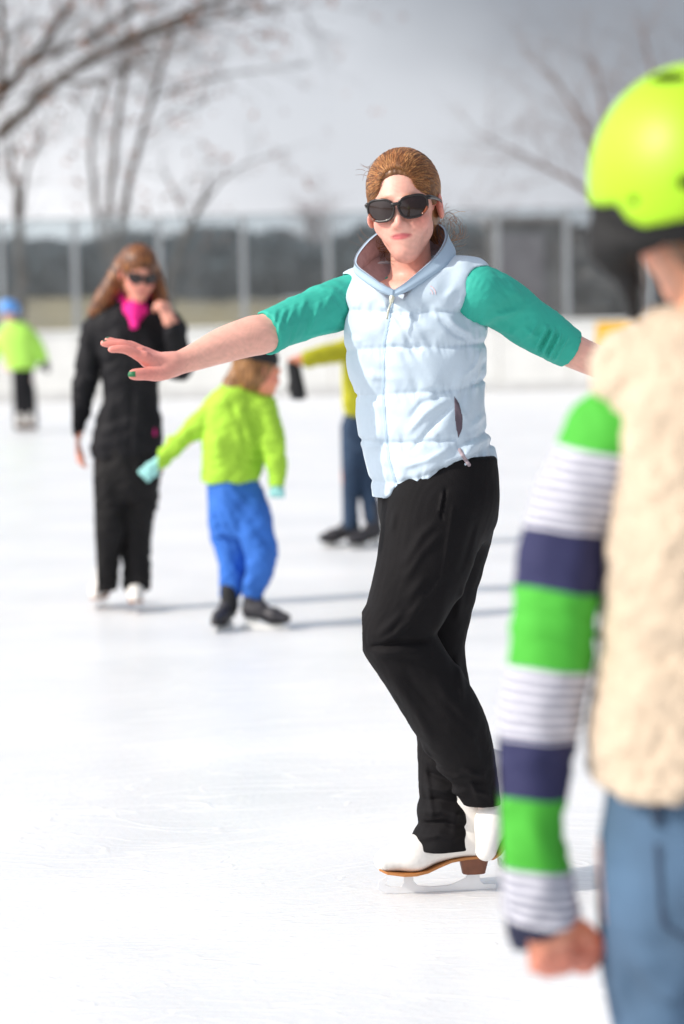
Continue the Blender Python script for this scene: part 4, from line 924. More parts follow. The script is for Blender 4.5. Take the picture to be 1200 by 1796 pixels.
B2.chain(P_((1165, 1500, .0, .08), (1170, 1850, .0, .055), (1180, 2350, .02, .035)), .02); B2.chain(P_((1385, 1500, .0, .08), (1380, 1850, .0, .055), (1385, 2350, -.04, .035)), .02)
sk2 = np.array(lin(234, 166, 132))
def bcol(V):
    c = head_color(V, BF, None, sk2); w_ = np.clip((W(960, 1600, K)[2]-V[:, 2])/.05, 0, 1)[:, None]*.8; return c*(1-w_)+np.array(lin(230, 142, 122))*w_
B2.obj('body', .004, (W(890, 0, K)[0], K-.22, .12), (W(1640, 0, K)[0], K+.22, 1.60), M_skin, bp_, bcol)
# striped shirt: bands follow the height on the arm
ms_ = bpy.data.materials.new('striped_jersey'); ms_.use_nodes = True; t = ms_.node_tree; n = t.nodes.new; l = t.links.new; b = t.nodes['Principled BSDF']
tc = n('ShaderNodeTexCoord'); sx = n('ShaderNodeSeparateXYZ'); l(tc.outputs['Object'], sx.inputs[0])
tl = n('ShaderNodeMath'); tl.operation = 'MULTIPLY_ADD'; l(sx.outputs['X'], tl.inputs[0]); tl.inputs[1].default_value = .14
offx = origin(bp_)[0]; x_ref = W(975, 1100, K)[0]-offx
wz = n('ShaderNodeTexNoise'); wz.inputs['Scale'].default_value = 5; wz.inputs['Detail'].default_value = 2; l(tc.outputs['Object'], wz.inputs[0])
wz2 = n('ShaderNodeMath'); wz2.operation = 'MULTIPLY_ADD'; l(wz.outputs['Fac'], wz2.inputs[0]); wz2.inputs[1].default_value = .035; wz3 = n('ShaderNodeMath'); wz3.operation = 'SUBTRACT'; l(sx.outputs['Z'], wz3.inputs[0]); wz3.inputs[1].default_value = .0175
l(wz3.outputs[0], wz2.inputs[2]); l(wz2.outputs[0], tl.inputs[2])
zz_ = lambda py: (W(975, py, K)[2]+.14*x_ref-.45)/.85
mrs = n('ShaderNodeMath'); mrs.operation = 'MULTIPLY_ADD'; l(tl.outputs[0], mrs.inputs[0]); mrs.inputs[1].default_value = 1/.85; mrs.inputs[2].default_value = -.45/.85
NAVY = (*lin(34, 36, 76), 1); GREEN = (*lin(66, 166, 46), 1); WH = (*lin(206, 206, 212), 1); NV2 = (*lin(20, 24, 52), 1)
rc = n('ShaderNodeValToRGB'); rs = n('ShaderNodeValToRGB')
for r_ in (rc, rs): r_.color_ramp.interpolation = 'CONSTANT'; l(mrs.outputs[0], r_.inputs[0])
bands = [(1700, NV2, 0), (1612, WH, 1), (1512, GREEN, 0), (1398, NAVY, 0), (1294, WH, 1), (1166, GREEN, 0), (1035, NAVY, 0), (930, WH, 1), (780, GREEN, 0), (665, NAVY, 0)]
for i, (py, c_, f_) in enumerate(bands):
    pos = zz_(py) if i else 0
    for r_, cc in ((rc, c_), (rs, (f_, f_, f_, 1))):
        e = r_.color_ramp.elements[0] if i == 0 else (r_.color_ramp.elements[1] if i == 1 else r_.color_ramp.elements.new(pos)); e.position = pos; e.color = cc
sw = n('ShaderNodeMath'); sw.operation = 'MULTIPLY'; l(tl.outputs[0], sw.inputs[0]); sw.inputs[1].default_value = 6.2832/.0118
sn_ = n('ShaderNodeMath'); sn_.operation = 'SINE'; l(sw.outputs[0], sn_.inputs[0]); gt = n('ShaderNodeMath'); gt.operation = 'GREATER_THAN'; l(sn_.outputs[0], gt.inputs[0]); gt.inputs[1].default_value = .25
mm_ = n('ShaderNodeMath'); mm_.operation = 'MULTIPLY'; l(gt.outputs[0], mm_.inputs[0]); l(rs.outputs[0], mm_.inputs[1])
mxs = n('ShaderNodeMix'); mxs.data_type = 'RGBA'; l(mm_.outputs[0], mxs.inputs[0]); l(rc.outputs[0], mxs.inputs[6]); mxs.inputs[7].default_value = (*lin(98, 98, 124), 1)
l(mxs.outputs[2], b.inputs['Base Color']); b.inputs['Roughness'].default_value = .8
S2 = Sdf(); slv = [(1072, 772, .0, .048), (1030, 836, .0, .047), (994, 930, .0, .049), (980, 1040, .0, .0495), (970, 1150, .0, .0475), (952, 1250, -.005, .047), (936, 1350, -.01, .0445), (930, 1440, -.015, .040), (938, 1530, -.018, .041), (952, 1600, -.02, .043), (964, 1655, -.02, .042)]
S2.chain(JP(slv, K), .02, sub=2)
S2.chain(JP([(1500, 735, .0, .052), (1560, 1100, .0, .048), (1560, 1350, -.05, .044), (1548, 1560, -.06, .042)], K), .02)
S2.cone(W(1080, 770, K), W(1490, 770, K), .05, .05, .03)
ce = W(963, 1636, K-.02); S2.plane(ce, (.52, 0, -1), .003)
for pts, w_, a_ in (([(1000, 760), (1040, 820)], .012, .004), ([(930, 1160), (1020, 1200)], .012, .005), ([(900, 1240), (1010, 1250)], .012, -.004), ([(885, 1330), (990, 1300)], .012, .005), ([(905, 1400), (960, 1500)], .010, .005), ([(880, 1500), (960, 1560)], .010, -.004), ([(890, 1560), (985, 1530)], .010, .005), ([(900, 1610), (1000, 1580)], .009, -.004), ([(940, 900), (1040, 880)], .014, .004)):
    S2.disp.append(ridge(pts, K, w_, a_, K, -1))
S2.disp.append(lambda P: .0034*noise3(P, 7, 21)+.0016*noise3(P*np.array((1, 1, 1.6)), 16, 22))
S2.obj('striped_shirt', .004, (W(850, 0, K)[0], K-.12, W(0, 1690, K)[2]), (W(1660, 0, K)[0], K+.10, 1.30), ms_, bp_)
F2 = Sdf(); F2.loft([rowpx(p, l_, r_, K, 0, b_, 0) for p, l_, r_, b_ in ((575, 1170, 1440, .07), (600, 1120, 1470, .09), (650, 1068, 1500, .11), (740, 1056, 1495, .125), (860, 1066, 1485, .13), (1000, 1060, 1490, .13), (1150, 1046, 1500, .128), (1290, 1035, 1510, .132), (1358, 1036, 1512, .132))], .02, n=2.3)
F2.cone(W(1190, 620, K), W(1105, 655, K), .05, .05, .04); F2.cone(W(1380, 600, K), W(1470, 640, K), .05, .056, .04)
F2.cone(W(xc, 600, K), W(xc, 620, K), .07, .085, .03)
F2.disp.append(lambda P: .0022*noise3(P, 24, 31)+.0022*noise3(P, 60, 32)+.007*noise3(P, 4, 33))
for pts, w_, a_ in (([(1060, 1120), (1140, 1130), (1250, 1150)], .02, -.010), ([(1050, 1180), (1200, 1200)], .02, .008), ([(1100, 700), (1170, 900)], .03, -.006), ([(1080, 1260), (1200, 1290)], .02, -.006), ([(1090, 900), (1200, 1000)], .02, .006)):
    F2.disp.append(ridge(pts, K, w_, a_, K, -1))
F2.obj('fleece_vest', .0045, (W(1005, 0, K)[0], K-.2, W(0, 1440, K)[2]), (W(1560, 0, K)[0], K+.2, W(0, 545, K)[2]), M_fleece, bp_)
J2 = Sdf(); J2.loft([rowpx(p, l_, r_, K, 0, b_, 0) for p, l_, r_, b_ in ((1350, 1062, 1490, .11), (1450, 1054, 1500, .12), (1560, 1056, 1500, .125), (1640, 1066, 1490, .12), (1700, 1080, 1475, .10))], .02)
J2.chain(P_((1168, 1600, .0, .088), (1174, 1800, .0, .066), (1180, 2020, -.01, .056), (1184, 2200, .01, .052), (1188, 2370, .01, .056)), .02); J2.chain(P_((1388, 1600, .0, .088), (1388, 1800, -.01, .066), (1392, 2020, -.03, .056), (1392, 2200, -.03, .052), (1392, 2370, -.04, .056)), .02)
J2.plane((0, 0, .115), (0, 0, -1), .003)
J2.disp.append(lambda P: .003*noise3(P*np.array((1, 1, .5)), 9, 41))
for pts, w_, a_ in (([(1075, 1620), (1150, 1700)], .015, .008), ([(1070, 1500), (1130, 1560)], .014, .006), ([(1090, 1600), (1200, 1640)], .014, -.007), ([(1100, 1720), (1200, 1700)], .018, .008), ([(1150, 1650), (1190, 1780)], .015, .007), ([(1095, 1640), (1110, 1780)], .012, -.006), ([(1062, 1440), (1068, 1560)], .006, .004)): J2.disp.append(ridge(pts, K, w_, a_, K, -1))
J2.disp.append(ridge([(1080, 1720), (1160, 1760)], K, .015, -.005, K, -1))
jlo, jhi = (W(1030, 0, K)[0], K-.17, .09), (W(1530, 0, K)[0], K+.17, W(0, 1350, K)[2])
jn = J2.obj('jeans', .005, jlo, jhi, M_denim, bp_)
patch('back_pocket', J2, poly2d([(1128, 1440), (1235, 1430), (1240, 1585), (1190, 1612), (1138, 1582)], K), .004, .004, (W(1100, 0, K)[0], K-.17, W(0, 1690, K)[2]), (W(1270, 0, K)[0], K, W(0, 1450, K)[2]), M_denim, jn, K)
patch('pocket_seam', J2, line2d([(1134, 1448), (1142, 1580), (1190, 1606), (1234, 1584)], K, .0035), .006, .0035, (W(1100, 0, K)[0], K-.17, W(0, 1690, K)[2]), (W(1270, 0, K)[0], K, W(0, 1450, K)[2]), M_denim_dark, jn, K)
patch('belt_loop', J2, line2d([(1132, 1350), (1134, 1410)], K, .006), .007, .0035, (W(1100, 0, K)[0], K-.17, W(0, 1480, K)[2]), (W(1170, 0, K)[0], K, W(0, 1345, K)[2]), M_denim_dark, jn, K)
for x, a in ((1184, .15), (1392, -.1)):
    q = W(x, 1400, K); skate(bp_, Fr((q[0], K-.03, .001), aim((a, 1, 0), (0, 0, 1)), .95), M_white_leather, M_tan, M_brown_heel, M_steel, .005, .12)
# helmet
hx, hz = W(xc-55, 318, K)[0], W(xc-55, 318, K)[2]; cH = np.array((hx, K-.0, hz))
HM = Sdf(); HM.ell(cH, (.126, .148, .136), .01)
def hcut(P):
    q = P-cH; zc = np.interp(q[:, 0], [-.14, -.118, -.102, -.090, -.075, -.03, .03, .13], [-.028, -.030, -.028, -.048, -.058, -.050, -.040, -.03]); return zc-q[:, 2]
HM.op(hcut, None, 0, .01, 'i'); HM.ell(cH-np.array((0, 0, .02)), (.112, .134, .122), .006, 's')
for px, py, rx, rz in ((1192, 128, .020, .007), (1204, 322, .012, .0075), (1117, 352, .0045, .0045), (1290, 130, .020, .007)):
    q = W(px, py, K-.12); HM.ell((q[0], K-.10 if py > 200 else K-.02, q[2]), (rx, .09, rz), .004, 's')
hl = HM.obj('helmet', .0035, cH-.16, cH+.16, M_lime, bp_)
LN = Sdf(); LN.ell(cH-np.array((0, 0, .004)), (.1195, .141, .128), .01); LN.op(lambda P: (cH[2]-.085+.03*(P[:, 0]-cH[0]))-P[:, 2], None, 0, .02, 'i'); LN.ell(cH-np.array((0, 0, .03)), (.100, .120, .12), .006, 's')
LN.obj('padded_liner', .004, cH-.17, cH+.17, M_pad, hl)
EP = Sdf(); EP.cone(W(1066, 372, K-.02), W(1078, 432, K-.02), .020, .026, .02); EP.cone(W(1078, 432, K-.02), W(1104, 492, K-.02), .026, .014, .02); EP.cone(W(1100, 425, K-.05), W(1150, 418, K-.08), .02, .012, .02)
EP.cone(W(1104, 492, K-.02), W(1112, 552, K-.01), .010, .008, .01)
EP.obj('ear_pad', .004, W(1030, 580, K)-np.array((0, .12, 0)), W(1180, 340, K)+np.array((0, .08, 0)), M_pad, hl)
m = MB(); q = W(1092, 408, K-.06)
bm_ = Sdf(); bm_.ell(q+np.array((0, .01, 0)), (.009, .006, .009), .002); bm_.obj('rivet', .002, q-.02, q+.03, mat('rivet_grey', lin(140, 140, 146), .3, .1), hl)
h2 = Sdf(); h2.ell((0, .02, .02), (.08, .098, .09), fr=BF); h2.ell((0, .045, -.05), (.065, .055, .05), .03, fr=BF); h2.ell((0, -.10, -.01), (.07, .075, .09), .01, 's', fr=BF); h2.disp.append(hair_groove(BF))
h2.obj('hair', .0035, BF.t-.15, BF.t+.15, M_hair2, bp_)

# ================================================================== BACKGROUND SKATERS
M_black = mat('black_softshell', lin(22, 21, 25), .7, .15, 10, .2, 80, spec=.25)
M_blackp = mat('black_snow_trousers', lin(22, 20, 21), .7, .15, 10, .2, 60, spec=.25)
M_pink = mat('hot_pink_scarf', lin(232, 24, 138), .8, .12, 30, .3, 60)
M_limej = mat('lime_fleece', lin(160, 206, 58), .85, .08, 8, .25, 90)
M_blue = mat('blue_trousers', lin(44, 104, 190), .8, .10, 8, .2, 60)
M_olive = mat('olive_fleece', lin(176, 172, 30), .85, .12, 8, .25, 80)
M_jean2 = mat('dark_denim', lin(38, 58, 82), .85, .2, 10)
M_neon = mat('neon_jacket', lin(176, 232, 92), .75, .08, 6)
M_bluehel = mat('light_blue_shell', lin(92, 156, 226), .35, .05, 4, coat=.3)
M_glove = mat('black_glove', lin(28, 28, 30), .8, .15, 20)
M_aqua = mat('aqua_glove', lin(150, 208, 204), .8, .25, 30)
M_hair3 = hair_mat('long_golden_hair', lin(52, 30, 20), lin(102, 58, 28), lin(166, 106, 50))
M_hair4 = hair_mat('long_brown_hair', lin(96, 62, 32), lin(130, 88, 46), lin(162, 116, 66))

# --- woman in black with long hair and pink scarf
gw = G(205, 1072); E_ = float(gw[1])
wp = thing('person', (gw[0], E_, 0), 'woman in black with long golden brown hair and hot pink scarf', 'person')
WF = Fr(W(243, 480, E_-.05), eul(16, 4, 12), .98)
b = Sdf(); b.loft([rowpx(p, l_, r_, E_, 0, b_, 10) for p, l_, r_, b_ in ((545, 185, 290, .06), (580, 175, 300, .08), (660, 195, 270, .07), (740, 190, 255, .07), (800, 190, 255, .07))], .02)
add_head(b, WF, W(238, 560, E_+.02), .045)
b.chain(JP([(170, 580, 0, .05), (150, 660, 0, .042), (136, 740, -.02, .034), (132, 765, -.03, .027)], E_), .02)
b.chain(JP([(300, 580, 0, .05), (316, 650, -.02, .042), (312, 600, -.12, .034), (298, 560, -.17, .027)], E_), .02)
hand(b, W(132, 763, E_-.03), (.05, -.15, -1), (-1, -.2, 0), .95, .35, 1)
hand(b, W(298, 566, E_-.17), (-.35, .2, 1), (.7, -.6, .2), .95, 1.0, 1)
b.chain(JP([(200, 800, 0, .06), (190, 920, -.015, .035), (184, 1020, .0, .022)], E_), .02); b.chain(JP([(245, 800, 0, .06), (238, 920, .05, .035), (239, 1020, .03, .022)], E_), .02)
b.obj('body', .006, (W(110, 0, E_)[0], E_-.32, .1), (W(340, 0, E_)[0], E_+.25, 1.64), M_skin, wp, lambda V: head_color(V, WF, None, np.array(lin(222, 156, 136))))
j = Sdf(); j.loft([rowpx(p, l_, r_, E_, 0, b_, 10) for p, l_, r_, b_ in ((533, 205, 270, .06), (545, 178, 300, .08), (575, 162, 312, .10), (640, 176, 292, .11), (700, 180, 276, .10), (745, 166, 286, .11), (785, 160, 286, .115), (800, 162, 284, .115))], .02)
j.cone(W(210, 545, E_), W(172, 575, E_), .05, .065, .03); j.cone(W(260, 545, E_), W(300, 575, E_), .05, .065, .03)
j.chain(JP([(170, 582, 0, .066), (152, 655, 0, .058), (136, 735, -.02, .044), (133, 748, -.025, .042)], E_), .02)
j.chain(JP([(300, 582, 0, .066), (314, 645, -.02, .058), (315, 622, -.08, .05), (306, 592, -.14, .042), (302, 578, -.165, .038)], E_), .02)
j.cone(W(232, 530, E_-.09), W(236, 580, E_-.13), .035, .012, .01, 's')
for pts, w_, a_ in (([(232, 585), (236, 690), (232, 795)], .006, -.006), ([(180, 700), (220, 715)], .02, .008), ([(150, 640), (175, 670)], .02, .006), ([(260, 640), (285, 680)], .02, -.008)): j.disp.append(ridge(pts, E_, w_, a_, E_, -1))
j.disp.append(lambda P: .005*noise3(P, 7, 51)+.003*noise3(P, 18, 56))
jk = j.obj('jacket', .006, (W(105, 0, E_)[0], E_-.3, W(0, 815, E_)[2]), (W(345, 0, E_)[0], E_+.25, 1.45), M_black, wp)
p_ = Sdf(); p_.loft([rowpx(p, l_, r_, E_, 0, b_, 10) for p, l_, r_, b_ in ((770, 166, 280, .10), (810, 160, 284, .115), (850, 158, 280, .115), (880, 166, 268, .1))], .02)
p_.chain(JP([(196, 850, 0, .095), (186, 930, -.02, .080), (182, 1000, -.01, .070), (181, 1040, 0, .068)], E_), .02); p_.chain(JP([(246, 850, 0, .09), (240, 930, .04, .074), (239, 1000, .03, .062), (240, 1040, .02, .060)], E_), .008)
p_.plane(W(210, 1036, E_), (0, .0, -1), .004); p_.disp.append(lambda P: .007*noise3(P*np.array((1, 1, .6)), 6, 52)+.004*noise3(P, 16, 53))
tr_ = p_.obj('trousers', .006, (W(140, 0, E_)[0], E_-.25, .05), (W(300, 0, E_)[0], E_+.25, W(0, 765, E_)[2]), M_blackp, wp)
patch('pink_patch', j, poly2d([(263, 751), (275, 750), (276, 762), (268, 765)], E_), .004, .004, (W(250, 0, E_)[0], E_-.2, W(0, 790, E_)[2]), (W(295, 0, E_)[0], E_, W(0, 735, E_)[2]), M_pink, jk, E_)
s_ = Sdf(); s_.cone(W(218, 541, E_-.0), W(258, 541, E_-.0), .045, .045, .04); s_.cone(W(237, 543, E_-.07), W(236, 572, E_-.125), .045, .014, .02); s_.cone(W(214, 518, E_+.02), W(222, 548, E_-.06), .018, .026, .02); s_.cone(W(262, 522, E_+.02), W(252, 548, E_-.06), .016, .026, .02)
s_.disp.append(lambda P: .004*noise3(P, 18, 54)); s_.obj('scarf', .005, W(190, 600, E_-.22), W(290, 495, E_+.06), M_pink, wp)
hh = Sdf(); hh.ell((0, .018, .045), (.084, .102, .088), fr=WF); hh.ell((0, .03, -.03), (.078, .07, .09), .02, fr=WF); hh.ell((.004, -.115, -.045), (.060, .085, .085), .012, 's', fr=WF)
hh.chain(JP([(218, 462, .0, .042), (200, 495, -.02, .040), (182, 526, -.03, .042), (166, 548, -.03, .030)], E_), .02); hh.chain(JP([(264, 462, .02, .034), (277, 505, -.0, .034), (284, 540, -.03, .030), (288, 560, -.03, .018)], E_), .02)
hh.disp.append(lambda P: .0022*noise3(P*np.array((2.2, 2.2, .2)), 26, 55))
hh.obj('hair', .005, W(145, 590, E_-.22), W(320, 425, E_+.2), M_hair3, wp)
glasses(wp, WF, with_amber=False, fm=M_dark_plastic)
for x, y, dy, yaw in ((180, 1060, 0, -.12), (236, 1066, .0, .08)):
    q = G(x, y+6); skate(wp, Fr((q[0], q[1]+.10, .002), aim((yaw, -1, 0), (0, 0, 1)), 1.), M_white_leather, M_tan, M_brown_heel, M_steel, .006, .08)

# --- generic helper for the smaller skaters
def build(par, spec, Yd):
    for nm, (S, h, m, colf, lo, hi) in spec.items(): S.obj(nm, h, lo, hi, m, par, colf)
# --- child in lime top and blue trousers
gk = G(435, 1103); Q_ = float(gk[1])
kp = thing('person', (gk[0], Q_, 0), 'child in lime fleece and bright blue trousers, gliding away below the outstretched arm', 'person')
KF = Fr(W(452, 648, Q_), eul(115, 0, 12), .94)
b = Sdf(); b.loft([rowpx(p, l_, r_, Q_, 0, b_, 30) for p, l_, r_, b_ in ((700, 395, 450, .05), (740, 380, 465, .065), (820, 370, 450, .07), (880, 375, 460, .07))], .02); add_head(b, KF, W(430, 710, Q_+.02), .04)
b.chain(JP([(385, 710, .0, .04), (330, 765, -.03, .032), (285, 805, -.05, .024)], Q_), .02); b.chain(JP([(468, 715, .0, .04), (482, 775, -.02, .032), (487, 835, -.04, .023)], Q_), .02)
hand(b, W(286, 806, Q_-.05), (-.8, -.1, -.7), (0, -1, 0), .5, .15, -1); hand(b, W(486, 838, Q_-.05), (-.1, 0, -1), (0, -1, 0), .48, .2, 1)
b.chain(JP([(404, 880, .02, .05), (405, 960, .02, .034), (403, 1050, .01, .022)], Q_), .02); b.chain(JP([(440, 890, -.02, .05), (457, 970, -.045, .034), (446, 1050, -.01, .022)], Q_), .02)
sk3 = np.array(lin(230, 150, 116))
b.obj('body', .006, (W(225, 0, Q_)[0], Q_-.3, .1), (W(520, 0, Q_)[0], Q_+.25, 1.2), M_skin, kp, lambda V: head_color(V, KF, None, sk3))
s_ = Sdf(); s_.loft([rowpx(p, l_, r_, Q_, 0, b_, 30) for p, l_, r_, b_ in ((676, 392, 456, .05), (700, 372, 474, .075), (740, 362, 478, .095), (790, 357, 470, .10), (830, 354, 456, .105), (846, 354, 452, .105))], .02)
s_.chain(JP([(388, 705, .0, .050), (350, 742, -.02, .046), (312, 778, -.04, .040), (280, 806, -.05, .036)], Q_), .03); s_.chain(JP([(462, 712, .0, .055), (476, 770, -.03, .05), (484, 815, -.05, .042), (487, 848, -.05, .034)], Q_), .02)
for pts, w_, a_ in (([(400, 690), (420, 740), (440, 800)], .012, -.010), ([(430, 700), (450, 760), (455, 830)], .014, -.012), ([(380, 740), (390, 820)], .02, .006), ([(415, 720), (425, 790)], .012, .009), ([(330, 770), (350, 750)], .015, -.006)): s_.disp.append(ridge(pts, Q_, w_, a_, Q_, -1))
s_.disp.append(lambda P: .006*noise3(P, 8, 61)+.003*noise3(P, 20, 66)); s_.obj('fleece', .0055, (W(255, 0, Q_)[0], Q_-.25, W(0, 862, Q_)[2]), (W(510, 0, Q_)[0], Q_+.22, W(0, 655, Q_)[2]), M_limej, kp)
p_ = Sdf(); p_.loft([rowpx(p, l_, r_, Q_, 0, b_, 30) for p, l_, r_, b_ in ((832, 358, 450, .085), (870, 362, 464, .10), (910, 368, 474, .10), (940, 380, 470, .08))], .02)
p_.chain(JP([(396, 880, .02, .080), (404, 950, .02, .066), (408, 1000, .02, .060), (404, 1036, .02, .045), (402, 1046, .02, .038)], Q_), .02); p_.chain(JP([(440, 900, -.03, .085), (456, 960, -.05, .070), (456, 1000, -.04, .060), (445, 1028, -.02, .045), (444, 1038, -.02, .038)], Q_), .01)
for pts, w_, a_ in (([(385, 850), (410, 910), (430, 960)], .012, .008), ([(375, 880), (395, 950)], .014, -.006), ([(415, 930), (430, 990)], .012, -.010), ([(450, 1000), (430, 1030)], .01, .006)): p_.disp.append(ridge(pts, Q_, w_, a_, Q_, -1))
p_.disp.append(lambda P: .008*noise3(P*np.array((1, 1, .6)), 8, 62)+.003*noise3(P, 20, 67)); p_.obj('trousers', .0055, (W(340, 0, Q_)[0], Q_-.22, .08), (W(500, 0, Q_)[0], Q_+.22, W(0, 828, Q_)[2]), M_blue, kp)
hh = Sdf(); hh.ell((0, .02, .03), (.082, .10, .09), fr=KF); hh.ell((0, .03, -.03), (.082, .07, .08), .03, fr=KF); hh.ell((0, -.10, -.03), (.075, .08, .1), .01, 's', fr=KF)
hh.chain(JP([(440, 640, .0, .05), (418, 668, -.0, .055), (402, 690, -.02, .035)], Q_), .02); hh.disp.append(lambda P: .003*noise3(P*np.array((1.6, 1.6, .4)), 22, 63)); hh.obj('hair', .005, W(380, 710, Q_-.2), W(500, 590, Q_+.2), M_hair4, kp)
hb = Sdf(); hb.ell((0, .018, .045), (.088, .106, .082), fr=KF); hb.op(lambda P: (KF.fw((0, 0, .028))-P) @ KF.R[:, 2], None, 0, .01, 'i'); hb.obj('dark_head_top', .005, KF.t-.16, KF.t+.17, M_glove, kp)  # dark shell over the top of the head
for w0, d_, nm in (((280, 808, -.05), (-20, 20), 'glove'), ((487, 848, -.05), (-1, 16), 'glove')):
    a = W(w0[0], w0[1], Q_+w0[2]); c_ = W(w0[0]+d_[0], w0[1]+d_[1], Q_+w0[2]-.01); gs = Sdf(); v = c_-a
    gs.cone(a, c_-v*.1, .022, .026, .01, flat=((0, 1, 0), .8)); gs.cone(a+v*.2, a+v*.8+np.array((.022, -.01, -.02)), .014, .010, .006)
    for k in (-1.5, -.5, .5, 1.5):
        o3 = np.array((v[2], 0, -v[0])); o3 = o3/np.linalg.norm(o3)*.013*k; gs.cone(c_-v*.4+o3, c_+v*.35+o3*1.2, .011, .009, .004)
    gs.obj(nm, .005, np.minimum(a, c_)-.08, np.maximum(a, c_)+.08, M_aqua, kp)
for x, y, tx, ty, dy in ((412, 1098, -.35, -1, 0), (448, 1100, 1, -.35, 0)):
    q = G(x, y+4); skate(kp, Fr((q[0]-.02, q[1], .002), aim((tx, ty, 0), (0, 0, 1)), .85), M_black_boot, M_dark_plastic, M_dark_plastic, M_white_plastic, .005, .16, True)
for x, y in ((402, 1042), (446, 1036)):
    gs = Sdf(); q = W(x, y, Q_); gs.cone(q+np.array((0, 0, .02)), q-np.array((0, 0, .05)), .036, .038, .01); gs.obj('sock', .005, q-.1, q+.1, M_glove, kp)

# --- skater in olive jacket and jeans, mostly behind the woman
go = G(630, 962); O_ = float(go[1])
op_ = thing('person', (go[0], O_, 0), 'skater in olive yellow fleece and dark jeans half hidden behind the pale blue vest', 'person')
OF = Fr(W(650, 535, O_), eul(-50, 0, 10), .94)
b = Sdf(); b.loft([rowpx(p, l_, r_, O_, 0, b_, -40) for p, l_, r_, b_ in ((585, 625, 675, .06), (620, 615, 680, .08), (700, 615, 672, .09), (740, 612, 665, .09))], .02); add_head(b, OF, W(648, 590, O_+.02), .042)
b.chain(JP([(622, 605, 0, .045), (570, 625, -.1, .038), (522, 632, -.2, .028)], O_), .02); b.chain(JP([(675, 605, 0, .045), (690, 660, 0, .038), (700, 720, -.05, .028)], O_), .02)
hand(b, W(526, 632, O_-.2), (-1, -.3, 0), (0, .2, 1), .9, .8, 1); hand(b, W(700, 720, O_-.05), (0, -.1, -1), (1, 0, 0), .9, .5, -1)
b.chain(JP([(625, 740, 0, .065), (613, 830, -.02, .045), (616, 900, 0, .034)], O_), .02); b.chain(JP([(650, 740, 0, .065), (645, 830, .02, .045), (654, 900, .02, .034)], O_), .02)
b.obj('body', .008, (W(490, 0, O_)[0], O_-.4, .1), (W(730, 0, O_)[0], O_+.25, 1.5), M_skin, op_, lambda V: head_color(V, OF, None, sk3))
s_ = Sdf(); s_.loft([rowpx(p, l_, r_, O_, 0, b_, -40) for p, l_, r_, b_ in ((578, 628, 672, .06), (600, 606, 688, .09), (640, 600, 688, .11), (690, 602, 680, .11), (728, 604, 672, .11))], .02)
s_.chain(JP([(622, 608, 0, .062), (575, 622, -.1, .055), (538, 630, -.18, .046)], O_), .02); s_.chain(JP([(675, 608, 0, .062), (690, 660, 0, .055), (700, 705, -.04, .045)], O_), .02); s_.disp.append(lambda P: .005*noise3(P, 7, 71))
s_.obj('fleece', .007, (W(515, 0, O_)[0], O_-.35, W(0, 745, O_)[2]), (W(720, 0, O_)[0], O_+.25, W(0, 560, O_)[2]), M_olive, op_)
p_ = Sdf(); p_.loft([rowpx(p, l_, r_, O_, 0, b_, -40) for p, l_, r_, b_ in ((715, 606, 668, .09), (750, 602, 668, .10), (790, 604, 662, .09))], .02)
p_.chain(JP([(622, 760, 0, .085), (613, 830, -.02, .058), (614, 875, -.01, .048), (615, 915, 0, .046)], O_), .02); p_.chain(JP([(650, 760, 0, .085), (643, 830, .02, .058), (648, 875, .01, .048), (655, 915, .02, .046)], O_), .01)
p_.disp.append(lambda P: .003*noise3(P, 9, 72)); p_.obj('jeans', .007, (W(580, 0, O_)[0], O_-.22, .08), (W(690, 0, O_)[0], O_+.22, W(0, 712, O_)[2]), M_jean2, op_)
hh = Sdf(); hh.ell((0, .02, .035), (.084, .10, .09), fr=OF); hh.ell((0, .035, -.04), (.08, .07, .07), .03, fr=OF); hh.ell((0, -.10, -.02), (.07, .08, .09), .01, 's', fr=OF); hh.obj('hair', .007, OF.t-.17, OF.t+.17, M_hair4, op_)
for x, y, tx, ty in ((618, 955, -1, -.35), (658, 957, -.9, -.75)):
    q = G(x, y+4); skate(op_, Fr((q[0]+.01, q[1], .002), aim((tx, ty, 0), (0, 0, 1)), .98), M_black_boot, M_dark_plastic, M_dark_plastic, M_white_plastic, .006, .17, True)
gl_ = thing('glove', W(520, 690, O_-.22), 'pair of black gloves dangling from a hand left of the pale blue vest', 'gloves')
for k in (0, 1):
    gs = Sdf(); a = W(512+6*k, 640, O_-.22+.03*k); c_ = W(520+4*k, 682, O_-.22+.03*k); gs.cone(a, c_, .028, .036, .01, flat=((0, 1, 0), .6)); gs.cone(a*.5+c_*.5, c_+np.array((-.04, 0, -.0)), .016, .012, .01)
    for i in range(4): o3 = np.array((-.024+.016*i, 0, 0)); gs.cone(c_+o3, c_+o3*1.2-np.array((-.004, 0, .055-.006*abs(i-1.5))), .012, .010, .005)
    gs.obj('hand_piece', .005, np.minimum(a, c_)-.10, np.maximum(a, c_)+.08, M_glove, gl_)

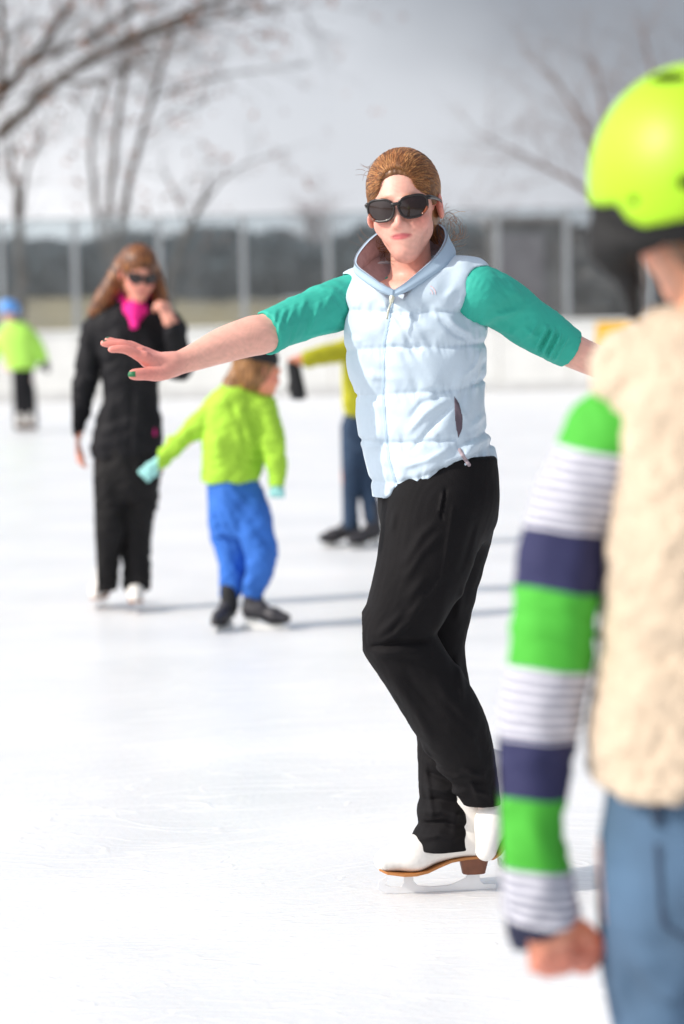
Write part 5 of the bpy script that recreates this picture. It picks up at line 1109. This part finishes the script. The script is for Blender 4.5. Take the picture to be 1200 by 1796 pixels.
# --- child far back at the left edge
gn = G(40, 757); N_ = float(gn[1])
np_ = thing('person', (gn[0], N_, 0), 'far off child in light blue helmet, neon jacket and black trousers', 'person')
NF = Fr(W(16, 548, N_), eul(150, 0, 10), .95)
b = Sdf(); b.loft([rowpx(p, l_, r_, N_, 0, b_, 0) for p, l_, r_, b_ in ((575, 10, 50, .06), (600, 4, 60, .08), (650, 10, 60, .09))], .02); add_head(b, NF, W(26, 580, N_), .045)
b.chain(JP([(4, 592, 0, .05), (-12, 620, 0, .04), (-16, 655, 0, .03)], N_), .02); b.chain(JP([(55, 592, 0, .05), (70, 615, 0, .04), (76, 632, 0, .03)], N_), .02); b.chain(JP([(32, 660, 0, .07), (38, 730, 0, .045)], N_), .02); b.chain(JP([(48, 660, 0, .07), (52, 730, 0, .045)], N_), .02)
b.obj('body', .012, (W(-30, 0, N_)[0], N_-.3, .1), (W(95, 0, N_)[0], N_+.3, 1.5), M_skin, np_, lambda V: head_color(V, NF))
s_ = Sdf(); s_.loft([rowpx(p, l_, r_, N_, 0, b_, 0) for p, l_, r_, b_ in ((565, 10, 44, .07), (580, -2, 58, .12), (610, -2, 64, .15), (640, 12, 66, .15), (648, 16, 64, .14))], .02)
s_.chain(JP([(4, 590, 0, .07), (-12, 620, 0, .065), (-16, 645, 0, .05)], N_), .02); s_.chain(JP([(52, 588, 0, .08), (66, 608, 0, .075), (76, 630, 0, .06)], N_), .02); s_.obj('jacket', .012, (W(-35, 0, N_)[0], N_-.3, W(0, 665, N_)[2]), (W(95, 0, N_)[0], N_+.3, 1.45), M_neon, np_)
p_ = Sdf(); p_.loft([rowpx(p, l_, r_, N_, 0, b_, 0) for p, l_, r_, b_ in ((638, 20, 60, .12), (665, 20, 58, .12), (690, 22, 58, .1))], .02); p_.chain(JP([(33, 680, 0, .09), (36, 715, 0, .08), (37, 747, 0, .08)], N_), .02); p_.chain(JP([(48, 680, 0, .09), (52, 715, 0, .08), (54, 747, 0, .08)], N_), .01)
p_.obj('trousers', .012, (W(0, 0, N_)[0], N_-.3, .02), (W(80, 0, N_)[0], N_+.3, W(0, 632, N_)[2]), M_black, np_)
for x, y, r in ((79, 638, .055), (-17, 654, .055)):
    q = W(x, y, N_); gs = Sdf(); gs.cone(q, q+np.array((.02, 0, -.07)), .05, .035, .01); gs.cone(q, q+np.array((-.05, -.02, -.05)), .025, .02, .01); gs.obj('glove', .01, q-.15, q+.12, M_glove, np_)
hm = Sdf(); hm.ell((0, .01, .035), (.125, .145, .125), fr=NF); hm.op(lambda P: (NF.fw((0, 0, -.035))-P) @ NF.R[:, 2], None, 0, .02, 'i'); hm.ell((0, .01, .01), (.108, .128, .108), .005, 's', fr=NF)
for k in range(3): hm.cone((-.04+.04*k, -.05, .15), (-.04+.04*k, .08, .15), .012, .012, .005, 's', fr=NF)
hm.obj('helmet', .009, NF.t-.2, NF.t+.22, M_bluehel, np_)
for x in (37, 55):
    q = W(x, 750, N_); skate(np_, Fr((q[0], N_-.06, .002), aim((.15, 1, 0), (0, 0, 1)), 1.), M_white_leather, M_tan, M_brown_heel, M_steel, .01, .12)
